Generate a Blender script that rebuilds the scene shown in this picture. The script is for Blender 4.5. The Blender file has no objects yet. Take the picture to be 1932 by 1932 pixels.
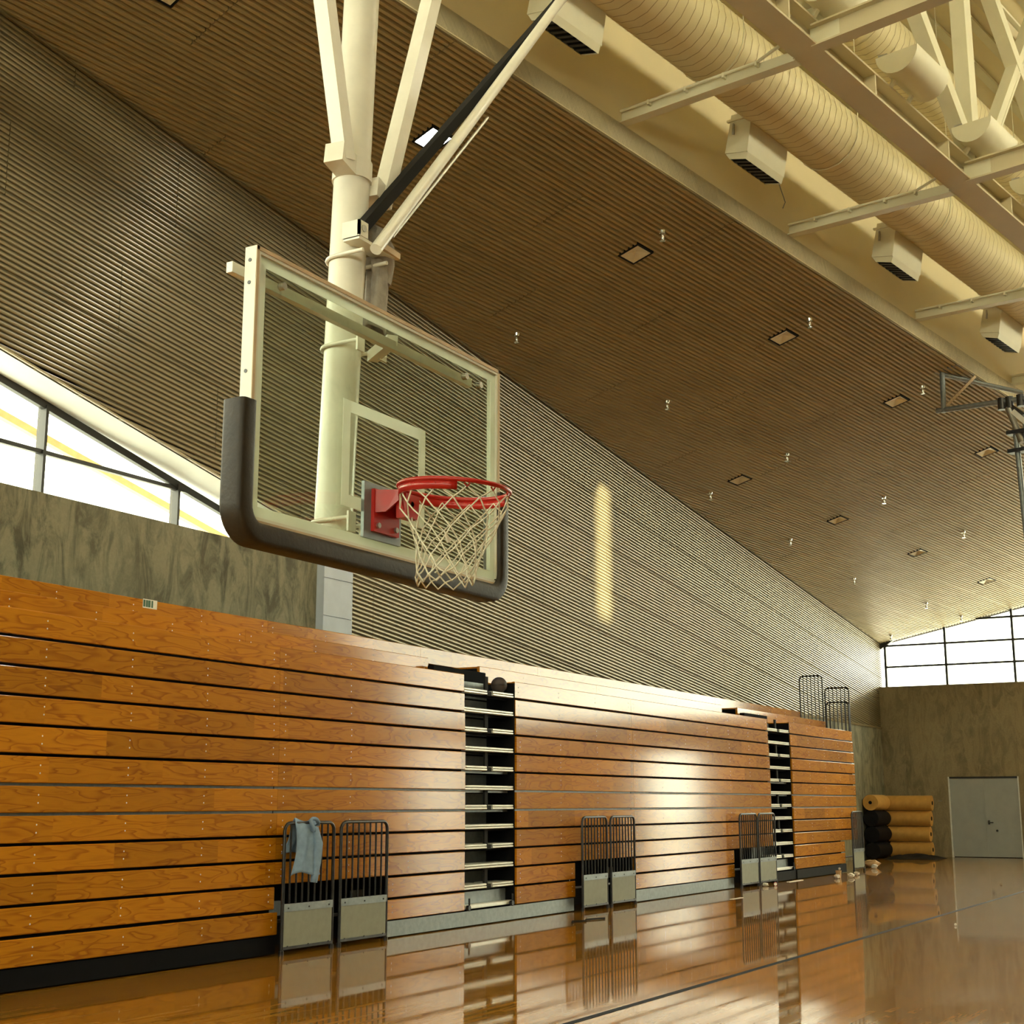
import bpy, math, random
from mathutils import Vector, Matrix
random.seed(7)
R = math.radians
sc = bpy.context.scene
col = sc.collection

# ------------------------------------------------------------------ camera
CX = Vector((1544.0, 548.0, 2650.0)).normalized()          # hall axis (X) seen from the camera: right, down, forward
pit = math.atan2(CX[1], CX[2])
CU = Vector((0, -math.cos(pit), math.sin(pit)))             # up
CY = CU.cross(CX)                                           # left
camd = bpy.data.cameras.new('camera'); cam = bpy.data.objects.new('camera', camd); col.objects.link(cam)
camd.sensor_width = 36.0; camd.lens = 36.0 * 2650.0 / 1932.0; camd.clip_end = 500; camd.clip_start = 0.05
rw = Vector((CX[0], CY[0], CU[0])); dw = Vector((CX[1], CY[1], CU[1])); fw = Vector((CX[2], CY[2], CU[2]))
m = Matrix.Identity(4)
for i in range(3):
    m[i][0] = rw[i]; m[i][1] = -dw[i]; m[i][2] = -fw[i]
m.translation = (0, 0, 1.6)
cam.matrix_world = m
sc.camera = cam

# ------------------------------------------------------------------ sky, exposure, daylight portals
sc.view_settings.view_transform = 'Standard'; sc.view_settings.look = 'None'
sc.view_settings.gamma = 1.0; sc.view_settings.use_curve_mapping = False
sc.view_settings.exposure = 2.55
wd = bpy.data.worlds.new('sky'); sc.world = wd; wd.use_nodes = True
bg = wd.node_tree.nodes['Background']; bg.inputs[0].default_value = (0.98, 0.98, 0.74, 1); bg.inputs[1].default_value = 2.0
try:
    sc.cycles.use_denoising = True
    sc.cycles.diffuse_bounces = 6
    sc.cycles.max_bounces = 10
except Exception:
    pass
def portal(name, loc, direction, sx, sy):
    ld = bpy.data.lights.new(name, 'AREA'); ld.shape = 'RECTANGLE'; ld.size = sx; ld.size_y = sy
    ld.cycles.is_portal = True
    o = bpy.data.objects.new(name, ld); col.objects.link(o); o.location = loc
    d = Vector(direction).normalized(); up = Vector((0, 0, 1)); xa = up.cross(-d).normalized(); ya = (-d).cross(xa)
    mm = Matrix.Identity(4)
    for i in range(3):
        mm[i][0] = xa[i]; mm[i][1] = ya[i]; mm[i][2] = -d[i]
    mm.translation = loc; o.matrix_world = mm
portal('daylight_far_window', (44.9, 0.8, 8.6), (-1, 0, 0), 22.4, 9.6)
portal('daylight_near_window', (-14.3, -4.5, 6.5), (1, 0, 0), 34, 2.9)
portal('daylight_side_window', (1.0, 12.75, 8.1), (0, -1, 0), 30.5, 6.6)
portal('daylight_entrance', (44.6, -8.4, 1.9), (-1, 0, 0), 3.1, 3.9)
portal('daylight_side_door', (44.6, 0.82, 1.65), (-1, 0, 0), 2.2, 3.4)
sun_d = bpy.data.lights.new('sun', 'SUN'); sun_d.energy = 30.0; sun_d.angle = R(1.2); sun_d.color = (1.0, 0.95, 0.84)
sun = bpy.data.objects.new('sun', sun_d); col.objects.link(sun); sun.rotation_euler = (R(75), 0, 0); sun.location = (20, -60, 60)   # low sun straight across the hall, from the right

# ------------------------------------------------------------------ materials
MAT = {}
def srgb(r, g, b):
    f = lambda c: (c / 255) / 12.92 if c / 255 <= 0.04045 else ((c / 255 + 0.055) / 1.055) ** 2.4
    return (f(r), f(g), f(b))
class NT:
    def __init__(s, name):
        mt = bpy.data.materials.new(name); mt.use_nodes = True; s.mt = mt; s.t = mt.node_tree; s.n = s.t.nodes
        s.b = s.n['Principled BSDF']; s.out = s.n['Material Output']; MAT[name] = mt
    def add(s, typ, **kw):
        nd = s.n.new(typ)
        for k, v in kw.items():
            setattr(nd, k, v)
        return nd
    def link(s, a, b): s.t.links.new(a, b)
    def coords(s, scale=(1, 1, 1), kind='Object'):
        tc = s.add('ShaderNodeTexCoord'); mp = s.add('ShaderNodeMapping'); mp.inputs['Scale'].default_value = scale
        s.link(tc.outputs[kind], mp.inputs['Vector']); return mp.outputs['Vector']
    def noise(s, vec, scale, detail=3, rough=0.5, dist=0.0):
        nd = s.add('ShaderNodeTexNoise'); nd.inputs['Scale'].default_value = scale; nd.inputs['Detail'].default_value = detail
        nd.inputs['Roughness'].default_value = rough; nd.inputs['Distortion'].default_value = dist
        s.link(vec, nd.inputs['Vector']); return nd.outputs['Fac']
    def ramp(s, fac, stops):
        nd = s.add('ShaderNodeValToRGB'); e = nd.color_ramp.elements
        while len(e) < len(stops): e.new(0.5)
        for i, (p, c) in enumerate(stops):
            e[i].position = p; e[i].color = (c[0], c[1], c[2], 1) if not isinstance(c, (int, float)) else (c, c, c, 1)
        s.link(fac, nd.inputs['Fac']); return nd.outputs['Color']
    def mix(s, fac, a, b, mode='MIX'):
        nd = s.add('ShaderNodeMixRGB', blend_type=mode)
        for i, v in ((0, fac), (1, a), (2, b)):
            if hasattr(v, 'links'): s.link(v, nd.inputs[i])
            elif isinstance(v, (int, float)): nd.inputs[i].default_value = v if i == 0 else (v, v, v, 1)
            else: nd.inputs[i].default_value = (*v, 1)
        return nd.outputs[0]
    def math(s, op, a, b=0.0):
        nd = s.add('ShaderNodeMath', operation=op)
        for i, v in ((0, a), (1, b)):
            if hasattr(v, 'links'): s.link(v, nd.inputs[i])
            else: nd.inputs[i].default_value = v
        return nd.outputs[0]
    def bump(s, h, strength=0.2, dist=0.01):
        nd = s.add('ShaderNodeBump'); nd.inputs['Strength'].default_value = strength; nd.inputs['Distance'].default_value = dist
        s.link(h, nd.inputs['Height']); s.link(nd.outputs['Normal'], s.b.inputs['Normal'])
    def base(s, c, rough=0.5, metal=0.0, spec=0.5, coat=0.0, crough=0.05):
        if hasattr(c, 'links'): s.link(c, s.b.inputs['Base Color'])
        else: s.b.inputs['Base Color'].default_value = (*c, 1)
        if hasattr(rough, 'links'): s.link(rough, s.b.inputs['Roughness'])
        else: s.b.inputs['Roughness'].default_value = rough
        s.b.inputs['Metallic'].default_value = metal; s.b.inputs['Specular IOR Level'].default_value = spec
        s.b.inputs['Coat Weight'].default_value = coat; s.b.inputs['Coat Roughness'].default_value = crough
def simple(name, c, rough=0.5, metal=0.0, spec=0.5, var=0.12, scale=6.0, coat=0.0, bump=0.0, bscale=80):
    n = NT(name); v = n.coords(); f = n.noise(v, scale, 4, 0.6)
    lo = tuple(x * (1 - var) for x in c); hi = tuple(min(1, x * (1 + var)) for x in c)
    n.base(n.ramp(f, [(0.3, lo), (0.7, hi)]), rough, metal, spec, coat)
    if bump: n.bump(n.noise(v, bscale, 2), bump, 0.004)
    return n.mt

def wood_board():
    n = NT('varnished_pine'); v = n.coords((1, 1, 1))
    sx = n.add('ShaderNodeSeparateXYZ'); n.link(v, sx.inputs[0])
    row = n.math('FLOOR', n.math('DIVIDE', n.math('SUBTRACT', sx.outputs[2], 0.187), 0.26))
    off = n.math('MULTIPLY', row, 0.77)
    seg = n.math('FLOOR', n.math('DIVIDE', n.math('ADD', sx.outputs[0], off), 1.45))
    cb = n.add('ShaderNodeCombineXYZ'); n.link(seg, cb.inputs[0]); n.link(row, cb.inputs[1])
    wn = n.add('ShaderNodeTexWhiteNoise'); n.link(cb.outputs[0], wn.inputs['Vector'])
    # cathedral figure: contour lines of a noise stretched along the board
    mp = n.add('ShaderNodeMapping'); mp.inputs['Scale'].default_value = (1.7, 1, 11.0); n.link(v, mp.inputs['Vector'])
    sh = n.add('ShaderNodeVectorMath', operation='ADD'); n.link(mp.outputs[0], sh.inputs[0])
    sc3 = n.add('ShaderNodeVectorMath', operation='SCALE'); n.link(wn.outputs['Color'], sc3.inputs[0]); sc3.inputs['Scale'].default_value = 40.0
    n.link(sc3.outputs[0], sh.inputs[1])
    f = n.noise(sh.outputs[0], 0.9, 1.5, 0.4, 0.3)
    bands = n.math('FRACT', n.math('MULTIPLY', f, 8.0))
    fig = n.ramp(bands, [(0.0, 0.0), (0.55, 0.25), (0.9, 1.0), (1.0, 0.1)])
    mid = n.ramp(f, [(0.42, 0.15), (0.52, 1.0), (0.66, 0.35)])
    k = n.math('MULTIPLY', n.math('MULTIPLY', fig, mid), 0.95)
    c = n.mix(k, (0.52, 0.20, 0.004), (0.24, 0.055, 0.001))
    tint = n.ramp(wn.outputs['Value'], [(0.0, 0.78), (1.0, 1.12)])
    c = n.mix(1.0, c, tint, 'MULTIPLY')
    fib = n.noise(n.coords((2, 2, 90)), 3, 2)
    c = n.mix(0.18, c, n.ramp(fib, [(0.3, 0.25), (0.7, 1.0)]), 'MULTIPLY')
    n.base(c, 0.55, 0, 0.06, 0.85, 0.12); n.b.inputs['Coat IOR'].default_value = 1.52
    n.bump(n.noise(n.coords((0.8, 1, 3)), 1.5, 1), 0.05, 0.01)
    return n.mt
def wood_floor():
    n = NT('maple_floor'); v = n.coords()
    sx = n.add('ShaderNodeSeparateXYZ'); n.link(v, sx.inputs[0])
    row = n.math('FLOOR', n.math('DIVIDE', sx.outputs[1], 0.057))
    off = n.math('MULTIPLY', n.math('SINE', n.math('MULTIPLY', row, 12.9)), 7.0)
    seg = n.math('FLOOR', n.math('DIVIDE', n.math('ADD', sx.outputs[0], off), 0.9))
    cb = n.add('ShaderNodeCombineXYZ'); n.link(seg, cb.inputs[0]); n.link(row, cb.inputs[1])
    wn = n.add('ShaderNodeTexWhiteNoise'); n.link(cb.outputs[0], wn.inputs['Vector'])
    c = n.ramp(wn.outputs['Value'], [(0.0, (0.27, 0.115, 0.008)), (1.0, (0.35, 0.16, 0.014))])
    g = n.noise(n.coords((2.0, 30, 1)), 3, 3)
    c = n.mix(0.25, c, n.ramp(g, [(0.3, 0.55), (0.7, 1.0)]), 'MULTIPLY')
    scuff = n.noise(n.coords((0.5, 0.9, 1)), 1.3, 4, 0.65)
    rg = n.ramp(scuff, [(0.35, 0.02), (0.75, 0.07)])
    n.base(c, 0.5, 0, 0.05, 0.85, 0.05)
    n.link(rg, n.b.inputs['Coat Roughness'])
    nd = n.add('ShaderNodeBump'); nd.inputs['Strength'].default_value = 0.03; nd.inputs['Distance'].default_value = 0.004
    n.link(n.noise(n.coords((1.2, 1.6, 1)), 2.6, 2), nd.inputs['Height'])
    n.link(nd.outputs[0], n.b.inputs['Coat Normal']); n.link(nd.outputs[0], n.b.inputs['Normal'])
    return n.mt
def concrete(name, c, dark):
    n = NT(name); v = n.coords()
    a = n.noise(n.coords((2.6, 2.6, 0.9)), 1.3, 8, 0.7, 1.2)
    b = n.noise(v, 0.8, 5, 0.6)
    st = n.ramp(a, [(0.40, dark), (0.56, c)])
    c2 = n.mix(n.ramp(b, [(0.35, 0.0), (0.7, 0.55)]), st, tuple(x * 1.25 for x in c))
    fine = n.noise(v, 25, 4, 0.7)
    c3 = n.mix(0.35, c2, n.ramp(fine, [(0.3, 0.55), (0.7, 1.0)]), 'MULTIPLY')
    n.base(c3, 0.75, 0, 0.3); n.bump(fine, 0.25, 0.01)
    return n.mt
def thin_glass(name, tint, refl=0.06, dirt=0.0):
    n = NT(name); n.n.remove(n.b)
    tr = n.add('ShaderNodeBsdfTransparent'); tr.inputs[0].default_value = (*tint, 1)
    gl = n.add('ShaderNodeBsdfGlossy'); gl.inputs['Roughness'].default_value = 0.01
    lw = n.add('ShaderNodeLayerWeight'); lw.inputs[0].default_value = 0.5
    fr = n.math('ADD', n.math('MULTIPLY', n.math('POWER', lw.outputs['Facing'], 4.0), 0.8), refl)
    mx = n.add('ShaderNodeMixShader'); n.link(fr, mx.inputs[0]); n.link(tr.outputs[0], mx.inputs[1]); n.link(gl.outputs[0], mx.inputs[2])
    last = mx.outputs[0]
    if dirt:
        v = n.coords(); a = n.noise(v, 5.0, 5, 0.7, 1.0); b = n.noise(n.coords((1, 1, 0.5)), 28, 4, 0.75)
        f = n.math('MULTIPLY', n.ramp(a, [(0.45, 0.12), (0.75, 1.0)]), n.ramp(b, [(0.52, 0.15), (0.75, 1.0)]))
        f = n.math('MULTIPLY', f, dirt)
        df = n.add('ShaderNodeBsdfDiffuse'); df.inputs[0].default_value = (0.75, 0.78, 0.7, 1)
        m2 = n.add('ShaderNodeMixShader'); n.link(f, m2.inputs[0]); n.link(last, m2.inputs[1]); n.link(df.outputs[0], m2.inputs[2]); last = m2.outputs[0]
    n.link(last, n.out.inputs[0]); return n.mt
def emit(name, c, s):
    n = NT(name); v = n.coords(); f = n.noise(v, 3, 1)
    n.base((0.8, 0.8, 0.8), 0.4); n.b.inputs['Emission Color'].default_value = (*c, 1); n.b.inputs['Emission Strength'].default_value = s
    return n.mt

wood_board(); wood_floor()
concrete('concrete', (0.25, 0.23, 0.145), (0.085, 0.08, 0.048))
concrete('concrete_far', (0.30, 0.245, 0.135), (0.19, 0.155, 0.085))
thin_glass('window_glass', (0.96, 0.98, 0.96)); thin_glass('tinted_glass', (0.12, 0.115, 0.085), 0.04); thin_glass('board_glass', (0.86, 0.90, 0.84), dirt=0.22)
simple('slat_wall', (0.245, 0.195, 0.105), 0.26, 0.25, 0.5, 0.10, 0.6)
simple('slat_ceiling', (0.42, 0.33, 0.165), 0.42, 0.15, 0.5, 0.10, 0.6)
simple('groove_wall', (0.10, 0.085, 0.05), 0.8, 0, 0.1)
simple('slat_backing', (0.03, 0.024, 0.016), 0.9, 0, 0.1)
simple('cream_paint', (0.74, 0.65, 0.41), 0.55, 0, 0.4, 0.04, 0.7)
simple('cream_metal', (0.68, 0.65, 0.48), 0.42, 0.0, 0.5, 0.05, 2)
n_ = NT('spiral_duct'); v_ = n_.coords(); f_ = n_.noise(v_, 1.5, 3)
n_.base(n_.ramp(f_, [(0.3, (0.68, 0.60, 0.36)), (0.7, (0.76, 0.68, 0.43))]), 0.48, 0.12, 0.4)
simple('duct_seam', (0.36, 0.27, 0.14), 0.5)
simple('steel_beam', (0.56, 0.49, 0.32), 0.5, 0.0, 0.4, 0.05, 1.0)
simple('white_enamel', (0.78, 0.75, 0.64), 0.32, 0, 0.5, 0.07, 5, 0.2)
simple('white_frame', (0.74, 0.72, 0.62), 0.35, 0.0, 0.5, 0.05, 6)
simple('tan_edge', (0.55, 0.40, 0.24), 0.5, 0, 0.4, 0.12, 9)
n_ = NT('white_print'); d_ = n_.add('ShaderNodeBsdfDiffuse'); d_.inputs[0].default_value = (0.84, 0.85, 0.78, 1)
t_ = n_.add('ShaderNodeBsdfTranslucent'); n_.link(n_.ramp(n_.noise(n_.coords(), 6, 3), [(0.3, (0.78, 0.80, 0.70)), (0.7, (0.9, 0.92, 0.84))]), t_.inputs[0])
x_ = n_.add('ShaderNodeMixShader'); x_.inputs[0].default_value = 0.55; n_.link(d_.outputs[0], x_.inputs[1]); n_.link(t_.outputs[0], x_.inputs[2]); n_.link(x_.outputs[0], n_.out.inputs[0])
simple('pad_vinyl', (0.026, 0.018, 0.010), 0.5, 0, 0.35, 0.25, 12, 0.0, 0.3, 60)
simple('red_enamel', (0.42, 0.012, 0.008), 0.3, 0, 0.5, 0.1, 10, 0.1)
simple('cord', (0.74, 0.70, 0.58), 0.9, 0, 0.2, 0.2, 40)
simple('steel', (0.45, 0.44, 0.40), 0.3, 0.9, 0.5, 0.1, 20)
simple('aluminium', (0.78, 0.77, 0.70), 0.35, 0.35, 0.5, 0.06, 12)
simple('black_steel', (0.040, 0.039, 0.040), 0.28, 0.5, 0.5, 0.3, 15)
simple('black_matte', (0.012, 0.011, 0.010), 0.8, 0, 0.2)
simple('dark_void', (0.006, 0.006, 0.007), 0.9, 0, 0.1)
simple('guard_panel', (0.24, 0.24, 0.175), 0.5, 0, 0.4, 0.08, 10)
simple('galvanised', (0.22, 0.245, 0.25), 0.42, 0.45, 0.5, 0.15, 14)
simple('column_paint', (0.48, 0.53, 0.60), 0.55, 0, 0.4, 0.06, 4)
simple('soffit_white', (0.90, 0.91, 0.88), 0.6, 0, 0.3, 0.03, 1)
simple('dark_frame', (0.03, 0.028, 0.025), 0.45, 0.3)
simple('door_paint', (0.34, 0.36, 0.33), 0.45, 0, 0.5, 0.06, 3)
simple('door_jamb', (0.70, 0.72, 0.66), 0.35, 0.2)
simple('canvas', (0.36, 0.32, 0.27), 0.95, 0, 0.1, 0.2, 18, 0, 0.4, 120)
simple('shirt_cloth', (0.24, 0.34, 0.47), 0.95, 0, 0.1, 0.12, 14, 0, 0.3, 150)
simple('mat_orange', (0.62, 0.34, 0.08), 0.6, 0, 0.3, 0.10, 5)
simple('mat_black', (0.008, 0.008, 0.009), 0.7, 0, 0.15, 0.2, 9)
simple('tarp_black', (0.014, 0.013, 0.012), 0.7, 0, 0.3, 0.3, 6)
simple('ball_dark', (0.050, 0.035, 0.030), 0.5, 0, 0.4, 0.2, 8)
simple('paper', (0.80, 0.78, 0.70), 0.8); simple('can_red', (0.55, 0.06, 0.04), 0.4); simple('cup_tan', (0.62, 0.40, 0.20), 0.6)
simple('sticker_white', (0.72, 0.72, 0.62), 0.6); simple('sticker_green', (0.03, 0.10, 0.05), 0.6)
simple('court_line', (0.02, 0.025, 0.035), 0.6, 0, 0.15, 0.2, 3, 0)
simple('chrome', (0.75, 0.75, 0.72), 0.12, 1.0)
simple('lamp_reflector', (0.85, 0.80, 0.62), 0.35, 0.2)
simple('outdoor_ground', (0.24, 0.24, 0.19), 0.9); simple('bounce_white', (0.80, 0.80, 0.76), 0.8); simple('eave_tan', (0.55, 0.36, 0.15), 0.7)
n_ = NT('frosted_panel'); t_ = n_.add('ShaderNodeBsdfTranslucent'); n_.link(n_.ramp(n_.noise(n_.coords(), 2, 2), [(0.3, (0.17, 0.17, 0.14)), (0.7, (0.20, 0.20, 0.165))]), t_.inputs[0]); n_.link(t_.outputs[0], n_.out.inputs[0])
emit('lamp_lit', (0.95, 1.0, 0.95), 40.0)

# ------------------------------------------------------------------ mesh helpers
ORG = {}
class MB:
    def __init__(s): s.v = []; s.f = []; s.mi = []; s.smooth = []
    def add(s, vs, fs, mi=0, smooth=False):
        k = len(s.v); s.v += [Vector(p) for p in vs]; s.f += [tuple(i + k for i in f) for f in fs]
        s.mi += [mi] * len(fs); s.smooth += [smooth] * len(fs); return s
    def box(s, a, b, mi=0):
        x0, y0, z0 = a; x1, y1, z1 = b
        return s.add([(x0, y0, z0), (x1, y0, z0), (x1, y1, z0), (x0, y1, z0), (x0, y0, z1), (x1, y0, z1), (x1, y1, z1), (x0, y1, z1)],
                     [(0, 3, 2, 1), (4, 5, 6, 7), (0, 1, 5, 4), (1, 2, 6, 5), (2, 3, 7, 6), (3, 0, 4, 7)], mi)
    def bbox(s, a, b, c=0.006, mi=0):
        """box with chamfered edges on the faces seen along x (rounded board)"""
        x0, y0, z0 = a; x1, y1, z1 = b
        prof = [(y0, z0 + c), (y0 + c, z0), (y1, z0), (y1, z1), (y0 + c, z1), (y0, z1 - c)]
        n = len(prof); vs = [(x0, y, z) for y, z in prof] + [(x1, y, z) for y, z in prof]
        fs = [(i, i + n, (i + 1) % n + n, (i + 1) % n) for i in range(n)] + [tuple(range(n)), tuple(range(2 * n - 1, n - 1, -1))]
        return s.add(vs, fs, mi)
    def bar(s, p0, p1, w, h, up=(0, 0, 1), mi=0):
        p0 = Vector(p0); p1 = Vector(p1); d = (p1 - p0).normalized(); up = Vector(up)
        sd = d.cross(up)
        if sd.length < 1e-4: sd = d.cross(Vector((1, 0, 0)))
        sd.normalize(); u = sd.cross(d)
        q = [(-w / 2, -h / 2), (w / 2, -h / 2), (w / 2, h / 2), (-w / 2, h / 2)]
        vs = [p + sd * a + u * b for p in (p0, p1) for a, b in q]
        return s.add(vs, [(0, 1, 5, 4), (1, 2, 6, 5), (2, 3, 7, 6), (3, 0, 4, 7), (0, 3, 2, 1), (4, 5, 6, 7)], mi)
    def tube(s, pts, r, n=8, mi=0, cap=True, closed=False):
        pts = [Vector(p) for p in pts]; N = len(pts); vs = []; prev = None
        rr = r if isinstance(r, (list, tuple)) else [r] * N
        for i, p in enumerate(pts):
            if closed: t = pts[(i + 1) % N] - pts[i - 1]
            else: t = pts[min(i + 1, N - 1)] - pts[max(i - 1, 0)]
            t.normalize()
            if prev is None:
                a = t.cross(Vector((0, 0, 1)))
                if a.length < 1e-3: a = t.cross(Vector((1, 0, 0)))
                a.normalize()
            else:
                a = prev - t * prev.dot(t)
                if a.length < 1e-6: a = t.cross(Vector((0, 0, 1)))
                a.normalize()
            prev = a; b = t.cross(a)
            vs += [p + (a * math.cos(2 * math.pi * k / n) + b * math.sin(2 * math.pi * k / n)) * rr[i] for k in range(n)]
        fs = []
        for i in range(N if closed else N - 1):
            j = (i + 1) % N
            for k in range(n): fs.append((i * n + k, i * n + (k + 1) % n, j * n + (k + 1) % n, j * n + k))
        s.add(vs, fs, mi, True)
        if cap and not closed:
            s.add(vs[:n], [tuple(range(n - 1, -1, -1))], mi); s.add(vs[-n:], [tuple(range(n))], mi)
        return s
    def poly(s, pts, mi=0): return s.add(pts, [tuple(range(len(pts)))], mi)
    def prism(s, pts, ext, mi=0):
        ext = Vector(ext); pts = [Vector(p) for p in pts]; n = len(pts); vs = pts + [p + ext for p in pts]
        return s.add(vs, [tuple(range(n - 1, -1, -1)), tuple(range(n, 2 * n))] + [(i, (i + 1) % n, (i + 1) % n + n, i + n) for i in range(n)], mi)
    def sphere(s, c, r, n=12, m=8, mi=0, sq=(1, 1, 1)):
        c = Vector(c); vs = [c + Vector((0, 0, r * sq[2]))]
        for i in range(1, m):
            a = math.pi * i / m
            for k in range(n):
                b = 2 * math.pi * k / n
                vs.append(c + Vector((r * sq[0] * math.sin(a) * math.cos(b), r * sq[1] * math.sin(a) * math.sin(b), r * sq[2] * math.cos(a))))
        vs.append(c - Vector((0, 0, r * sq[2]))); fs = [(0, 1 + k, 1 + (k + 1) % n) for k in range(n)]
        for i in range(m - 2):
            for k in range(n):
                a = 1 + i * n; fs.append((a + k, a + n + k, a + n + (k + 1) % n, a + (k + 1) % n))
        a = 1 + (m - 2) * n; L = len(vs) - 1; fs += [(a + k, L, a + (k + 1) % n) for k in range(n)]
        return s.add(vs, fs, mi, True)
    def build(s, name, mats, parent=None, org=None, label=None, cat=None, group=None, kind=None):
        if isinstance(mats, str): mats = [mats]
        if parent is not None: o3 = ORG[parent.name]
        else: o3 = Vector(org) if org is not None else Vector((0, 0, 0))
        me = bpy.data.meshes.new(name); me.from_pydata([tuple(p - o3) for p in s.v], [], s.f)
        for mn in mats: me.materials.append(MAT[mn])
        for i, p in enumerate(me.polygons):
            p.material_index = s.mi[i]; p.use_smooth = s.smooth[i]
        me.update()
        o = bpy.data.objects.new(name, me); col.objects.link(o)
        if parent is not None: o.parent = parent
        else: o.location = o3
        ORG[o.name] = o3; tag(o, label, cat, group, kind); return o
def tag(o, label=None, cat=None, group=None, kind=None):
    if label: o['label'] = label
    if cat: o['category'] = cat
    if group: o['group'] = group
    if kind: o['kind'] = kind
    return o
def thing(name, org, label, cat, group=None, kind=None):
    o = bpy.data.objects.new(name, None); o.empty_display_size = 0.1; col.objects.link(o); o.location = org
    ORG[o.name] = Vector(org); return tag(o, label, cat, group, kind)
def S(name, mb, mats, parent=None, label=None):
    return mb.build(name, mats, parent, kind=None if parent else 'structure', label=label)
def arc(c, r, a0, a1, n, ax=(1, 0, 0), ay=(0, 0, 1)):
    c = Vector(c); ax = Vector(ax); ay = Vector(ay)
    return [c + ax * r * math.cos(a0 + (a1 - a0) * i / n) + ay * r * math.sin(a0 + (a1 - a0) * i / n) for i in range(n + 1)]

# roof frame: s along the ridge, o across it to the right, h above the sloping lower edge of the fascia
F0 = Vector((12.61, 8.36, 10.65)); DH = Vector((0.978, -0.2095, 0)); WR = Vector((-0.2095, -0.978, 0)); SL = 0.0593
DV = (DH + Vector((0, 0, -SL))).normalized()
def Wp(s, o, h): return F0 + DH * s + WR * o + Vector((0, 0, h - SL * s))
KB = 0.2265                                            # rise of the slatted ceiling per metre across
XN, XE = -14.0, 44.6                                    # near and far window planes
def s_at_x(x, o): return (x - F0.x + 0.2095 * o) / 0.978
YW = 11.93                                             # face of the left wall
YR = -22.0
XF = 44.15                                             # face of the far concrete wall

# ------------------------------------------------------------------ structure: floor
S('floor', MB().box((XN - 0.4, YR - 0.4, -0.3), (XE + 0.4, 12.6, 0)), 'maple_floor')
g = MB(); g.box((-120, -140, -0.6), (180, 140, -0.32))
S('ground_outside', g, 'outdoor_ground')
S('bounce_slab', MB().box((XN - 10, 12.7, 4.3), (60, 60, 4.6)), 'bounce_white')  # unseen white slab, added to bounce daylight up onto the window soffit
cl = MB().box((XN + 6, 5.02, 0.0), (40.0, 5.085, 0.0025))
cl.build('court_line', 'court_line', None, label='dark painted sideline running along the glossy floor', cat='court line')

# ------------------------------------------------------------------ structure: left wall
TOPV = 11.168                                           # z + 0.104 x along the top edge of the slatted wall
def low_edge(x): return 6.381 - 0.2023 * (x - 9.778)
wl = MB()
wl.box((XN - 0.4, YW, 0), (15.43, YW + 0.52, 4.93))
wl.box((15.43, YW, 0), (XE, YW + 0.4, 3.87))
wleft = S('wall_left', wl, 'concrete')
bk = MB()      # backing of the slatted wall
yb = YW + 0.02
XT = 16.1
def quad_x(mb, x0, x1, zb, zt, y, t=0.3):
    mb.prism([(x0, y, zb(x0)), (x1, y, zb(x1)), (x1, y, zt(x1)), (x0, y, zt(x0))], (0, t, 0))
ztop = lambda x: TOPV + 0.02 - 0.104 * x
quad_x(bk, XN - 0.4, XT, low_edge, ztop, yb); quad_x(bk, XT, XE, lambda x: 3.86, ztop, yb)
S('backing', bk, 'groove_wall', wleft)
sl = MB(); P = 0.0635; i = 0; v = 5.57
while v < TOPV - 0.03:
    grp = i // 14; face = 0.045 if i % 14 else 0.036
    x0 = max(XN, (8.359 - v) / 0.0983)
    if x0 > XT: x0 = XT
    x1 = min(XE, (v - 3.88) / 0.104)
    if x1 > x0 + 0.05:
        off = (grp * 2.63) % 4.4; cuts = [x0]; k = XN + off
        while k < x1:
            if k > x0 + 0.05: cuts.append(k)
            k += 4.4
        cuts.append(x1)
        for a, b in zip(cuts[:-1], cuts[1:]):
            b -= 0.010
            za, zb_ = v - 0.104 * a, v - 0.104 * b
            pf = [(YW + 0.0045 * (2 * q / 4 - 1) ** 2, 0.004 + (face - 0.006) * q / 4) for q in range(5)]
            n5 = 5; vs = [(a, y, za + z) for y, z in pf] + [(b, y, zb_ + z) for y, z in pf]
            sl.add(vs, [(q, q + 5, q + 6, q + 1) for q in range(4)], 0, True)
            ed = [(yb, 0.0), pf[0], pf[4], (yb, face + 0.002)]
            vs = [(a, y, za + z) for y, z in ed] + [(b, y, zb_ + z) for y, z in ed]
            sl.add(vs, [(0, 4, 5, 1), (2, 6, 7, 3), (0, 1, 2, 3), (7, 6, 5, 4)])
    v += P; i += 1
S('corrugated_cladding', sl, 'slat_wall', wleft)['kind'] = 'stuff'
# ledge below the cladding and sloping soffit over the side window
tr = MB().box((XT, YW - 0.03, 3.84), (XE, YW + 0.05, 3.90)); S('trim_1', tr, 'slat_wall')
tr = MB().bar((XN, YW - 0.012, TOPV - 0.104 * XN + 0.0), (XE, YW - 0.012, TOPV - 0.104 * XE), 0.03, 0.03, (0, 1, 0)); S('trim_2', tr, 'slat_wall')
S('trim_4', MB().bar((XN, YW + 0.004, low_edge(XN) + 0.02), (XT, YW + 0.004, low_edge(XT) + 0.02), 0.02, 0.05, (0, 1, 0)), 'slat_wall')
so = MB(); so.prism([(XN, YW + 0.02, low_edge(XN)), (XT, YW + 0.02, low_edge(XT)), (XT, YW + 0.62, low_edge(XT) - 0.03), (XN, YW + 0.62, low_edge(XN) - 0.03)], (0, 0, 0.12))
S('soffit', so, 'soffit_white', wleft)
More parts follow.
